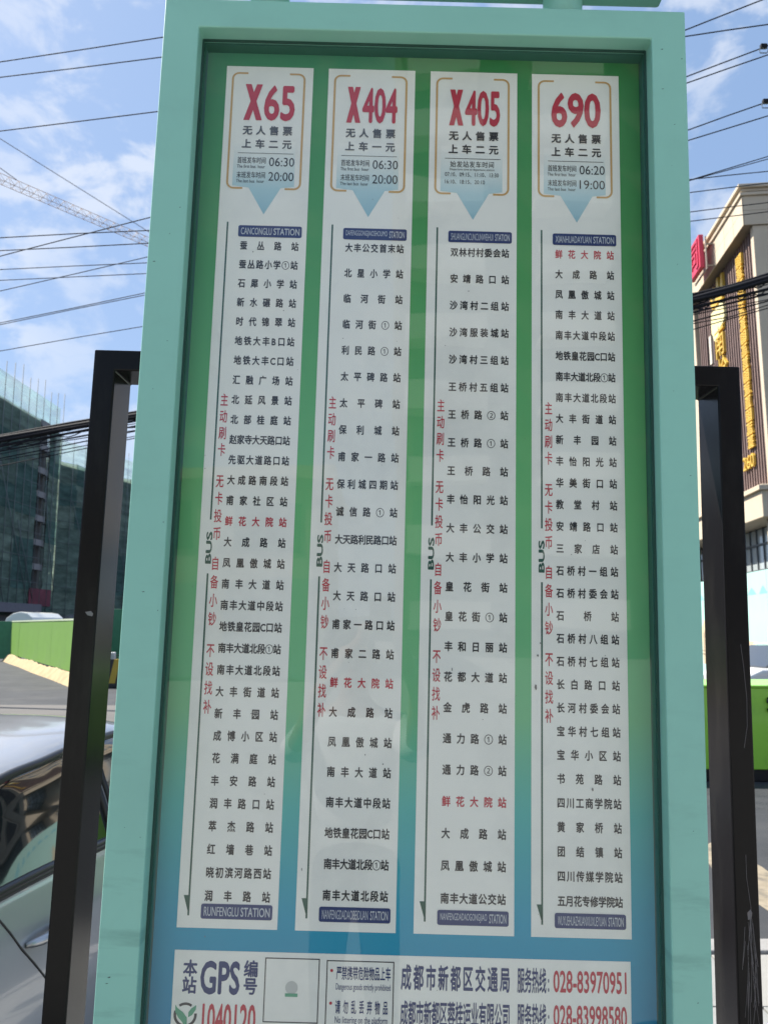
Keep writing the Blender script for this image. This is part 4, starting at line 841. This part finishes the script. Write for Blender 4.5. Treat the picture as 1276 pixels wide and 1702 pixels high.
# ================================================================ OVERHEAD WIRES
WIRES = [[[-17.07,15.25,12.28],[-11.04,13.97,12.17],[-7.1,13.13,12.1],[-5.45,12.78,12.07],[-3.89,12.44,12.04],[-1.99,12.04,11.79],[-0.21,11.66,11.29],[1.46,11.31,10.8],[3.03,10.97,10.54],[4.53,10.65,10.68],[5.07,10.54,10.84],[5.61,10.42,10.99],[7.5,10.02,11.52],[10.48,9.39,12.37]],[[-17.31,15.48,12.34],[-11.21,14.2,12.12],[-7.21,13.37,11.97],[-5.55,13.03,11.91],[-3.97,12.7,11.86],[-2.04,12.3,11.69],[-0.22,11.92,11.41],[1.49,11.56,11.11],[3.1,11.22,10.88],[4.63,10.91,10.79],[5.22,10.78,10.79],[5.81,10.66,10.79],[7.6,10.29,10.8],[10.54,9.67,10.81]],[[-17.33,15.66,11.16],[-11.25,14.42,11.08],[-7.25,13.6,11.03],[-5.64,13.27,11.0],[-4.09,12.96,10.98],[-2.11,12.55,10.81],[-0.25,12.17,10.49],[1.5,11.82,10.19],[3.15,11.48,10.08],[4.73,11.16,10.3],[5.32,11.04,10.47],[5.89,10.92,10.63],[7.8,10.53,11.16],[10.92,9.89,12.02]],[[-17.26,15.83,9.57],[-11.2,14.62,9.23],[-7.22,13.82,9.0],[-5.68,13.51,8.92],[-4.2,13.22,8.83],[-2.21,12.82,8.86],[-0.32,12.44,9.1],[1.47,12.08,9.49],[3.19,11.74,9.93],[4.84,11.41,10.38],[5.45,11.29,10.54],[6.05,11.17,10.69],[7.96,10.78,11.19],[11.16,10.14,12.02]],[[-17.07,15.97,7.23],[-11.25,14.83,8.14],[-7.32,14.06,8.75],[-5.78,13.76,8.99],[-4.29,13.47,9.22],[-2.25,13.07,9.4],[-0.32,12.69,9.41],[1.52,12.33,9.38],[3.27,11.99,9.45],[4.94,11.66,9.74],[5.54,11.54,9.91],[6.13,11.43,10.07],[8.08,11.04,10.59],[11.34,10.4,11.47]],[[-17.72,16.29,9.51],[-11.55,15.1,9.2],[-7.46,14.31,8.99],[-5.89,14.01,8.91],[-4.39,13.72,8.84],[-2.31,13.32,8.8],[-0.34,12.95,8.89],[1.53,12.59,9.08],[3.32,12.24,9.37],[5.03,11.91,9.72],[5.65,11.79,9.86],[6.25,11.68,10.0],[8.23,11.3,10.46],[11.55,10.66,11.23]],[[-17.91,16.51,9.2],[-11.68,15.34,8.91],[-7.56,14.56,8.72],[-5.98,14.26,8.65],[-4.47,13.98,8.58],[-2.36,13.58,8.51],[-0.35,13.2,8.52],[1.56,12.84,8.63],[3.38,12.5,8.84],[5.12,12.17,9.17],[5.73,12.05,9.31],[6.33,11.94,9.45],[8.35,11.56,9.91],[11.72,10.92,10.68]],[[-17.73,16.67,6.94],[-11.73,15.56,7.8],[-7.65,14.8,8.38],[-6.08,14.51,8.6],[-4.56,14.23,8.82],[-2.38,13.82,9.07],[-0.3,13.44,9.22],[1.68,13.07,9.28],[3.56,12.72,9.31],[5.36,12.39,9.33],[5.91,12.29,9.34],[6.45,12.19,9.34],[8.47,11.82,9.37],[11.81,11.2,9.41]],[[-18.37,16.98,9.15],[-12.03,15.82,8.89],[-7.8,15.05,8.72],[-6.19,14.76,8.66],[-4.64,14.48,8.6],[-2.45,14.08,8.6],[-0.36,13.7,8.73],[1.62,13.34,8.93],[3.52,13.0,9.12],[5.33,12.67,9.24],[5.95,12.55,9.26],[6.57,12.44,9.28],[8.63,12.07,9.36],[12.06,11.44,9.48]],[[-18.16,17.13,6.6],[-12.03,16.04,7.38],[-7.86,15.29,7.91],[-6.27,15.01,8.11],[-4.74,14.73,8.31],[-2.51,14.34,8.55],[-0.39,13.96,8.72],[1.64,13.6,8.85],[3.58,13.25,8.94],[5.43,12.92,9.02],[6.06,12.81,9.05],[6.68,12.7,9.07],[8.78,12.32,9.17],[12.28,11.7,9.32]],[[-18.35,17.36,6.32],[-12.15,16.27,6.96],[-7.67,15.49,7.43],[-6.23,15.23,7.58],[-4.82,14.99,7.72],[-2.57,14.59,8.0],[-0.41,14.21,8.3],[1.65,13.85,8.59],[3.63,13.5,8.83],[5.52,13.17,8.98],[6.16,13.06,9.01],[6.8,12.95,9.04],[8.95,12.57,9.15],[12.52,11.94,9.34]],[[-18.65,17.61,6.67],[-12.39,16.53,7.5],[-8.11,15.79,8.07],[-6.48,15.51,8.29],[-4.9,15.24,8.49],[-2.6,14.84,8.77],[-0.41,14.46,9.02],[1.69,14.1,9.27],[3.71,13.75,9.56],[5.65,13.42,9.92],[6.33,13.3,10.06],[6.99,13.19,10.2],[9.24,12.8,10.68],[13.01,12.15,11.48]]]
BUNDLE = [[[-24.06,23.13,5.25],[-15.62,21.25,6.09],[-10.06,20.01,6.64],[-8.1,19.58,6.84],[-6.22,19.16,7.03],[-3.32,18.51,7.33],[-0.59,17.91,7.65],[1.99,17.34,8.0],[4.43,16.79,8.4],[6.74,16.28,8.86],[7.51,16.11,9.02],[8.26,15.94,9.19],[10.84,15.37,9.75],[15.09,14.42,10.67]],[[-24.03,23.12,5.04],[-15.6,21.24,5.96],[-10.05,20.01,6.56],[-8.1,19.58,6.78],[-6.21,19.16,6.98],[-3.32,18.51,7.3],[-0.59,17.91,7.61],[1.99,17.34,7.96],[4.42,16.79,8.35],[6.74,16.28,8.8],[7.5,16.11,8.97],[8.26,15.94,9.13],[10.83,15.37,9.69],[15.08,14.43,10.62]],[[-23.96,23.1,4.71],[-15.57,21.24,5.74],[-10.04,20.01,6.42],[-8.09,19.58,6.66],[-6.21,19.16,6.89],[-3.31,18.51,7.23],[-0.59,17.91,7.56],[1.99,17.34,7.89],[4.42,16.8,8.24],[6.73,16.28,8.65],[7.5,16.11,8.8],[8.25,15.95,8.94],[10.81,15.37,9.44],[15.04,14.44,10.26]],[[-23.95,23.1,4.62],[-15.56,21.24,5.63],[-10.03,20.01,6.29],[-8.08,19.57,6.52],[-6.2,19.16,6.75],[-3.31,18.51,7.09],[-0.59,17.91,7.42],[1.98,17.34,7.76],[4.42,16.8,8.13],[6.73,16.28,8.54],[7.49,16.11,8.69],[8.24,15.95,8.83],[10.8,15.38,9.33],[15.03,14.44,10.16]],[[-23.86,23.08,4.18],[-15.52,21.23,5.34],[-10.02,20.0,6.09],[-8.07,19.57,6.36],[-6.2,19.15,6.62],[-3.31,18.51,6.98],[-0.59,17.91,7.29],[1.98,17.34,7.58],[4.41,16.8,7.92],[6.72,16.29,8.35],[7.48,16.12,8.51],[8.23,15.95,8.67],[10.8,15.38,9.22],[15.03,14.44,10.13]],[[-23.81,23.07,3.9],[-15.49,21.22,5.09],[-10.0,20.0,5.89],[-8.06,19.57,6.17],[-6.19,19.15,6.44],[-3.3,18.51,6.8],[-0.59,17.91,7.09],[1.98,17.34,7.37],[4.4,16.8,7.71],[6.71,16.29,8.16],[7.47,16.12,8.34],[8.22,15.95,8.51],[10.79,15.38,9.11],[15.02,14.44,10.1]]]

wm_ = mat('black_cable', (.012, .013, .018), .8, spec=.2)
WL = ['topmost thin overhead wire, leaving the board above every other one', 'second overhead wire from the top, crossing open sky', 'overhead wire with a spacer clamp, third from the top', 'fourth overhead wire, nearly level on the left side', 'overhead wire sloping steeply across the crane jib tip', 'nearly level overhead wire just below the crane jib tip', 'overhead wire above the two that cross at the left of the board', 'overhead wire climbing steeply past two flatter ones', 'overhead wire touching the roof corner of the beige building', 'upper wire of the close pair low in the left sky', 'lowest single overhead wire above the unfinished building', 'lower wire of the close pair low in the left sky']
for i, (p, l) in enumerate(zip(WIRES, WL)):
    o = tag(ob('overhead_wire', MB().tube(p, .0095 if i < 6 else .008, 6), wm_), l, 'wire', 'overhead wires crossing the street')
bun = empty('cable_bundle', 'thick bundle of black cables sagging across in front of both buildings', 'cables', BUNDLE[0][4])
B0 = Vector(BUNDLE[0][4])
for i, p in enumerate(BUNDLE):
    q = [tuple(Vector(a) - B0) for a in p]
    ob('cable', MB().tube(q, (.060, .055, .032, .022, .016, .012)[i], 6), wm_, bun)
    if i == 0:                                  # two more cables lashed against the main one
        for oy, oz in ((.03, .085), (-.04, -.07)): ob('cable', MB().tube([(a, b + oy, c + oz + .02 * math.sin(k * 2.3)) for k, (a, b, c) in enumerate(q)], .038, 6), wm_, bun)
    if i < 2:                                   # wavy lashed lines that hang off the main cable
        n = []; 
        for k in range(len(q) - 1):
            for s in range(10): t_ = (k * 10 + s); a, b = Vector(q[k]), Vector(q[k + 1]); c = a.lerp(b, s / 10); n.append((c.x, c.y, c.z - .10 - .10 * i - .05 * math.sin(t_ * 1.3) - .03 * math.sin(t_ * .37)))
        ob('cable', MB().tube(n, .014, 5), wm_, bun)
for i in range(5):                               # thinner lines fanning out between the others
    a, b = BUNDLE[min(i, 4)], BUNDLE[min(i + 1, 5)]; q = [tuple(Vector(x).lerp(Vector(y), .5) - B0 + Vector((0, 0, .05 * math.sin(k * 1.9 + i)))) for k, (x, y) in enumerate(zip(a, b))]
    ob('cable', MB().tube(q, .012, 5), wm_, bun)
# clamps that hold the third and fifth wires
for (px, lab) in (((WIRES[2][11], 'small square metal clamp on the third wire, upper one at the right edge')), ((WIRES[4][11], 'small square metal clamp on the sloping wire, lower one at the right edge'))):
    x, y, z = px
    k_ = empty('wire_clamp', lab, 'clamp', (x - .04, y, z), (0, 0, 0), 'metal clamps on the wires')
    ob('grip', MB().box(-.05, .05, -.03, .03, -.03, .035), wm_, k_, bevel=.008)
    ob('loop', MB().tube([(-.05, 0, -.03), (-.07, 0, -.06), (-.06, 0, -.11), (.04, 0, -.11), (.065, 0, -.08), (.055, 0, -.03)], .008, 6, closed=True), steel, k_)
bpy.data.objects.remove(_tmpo)
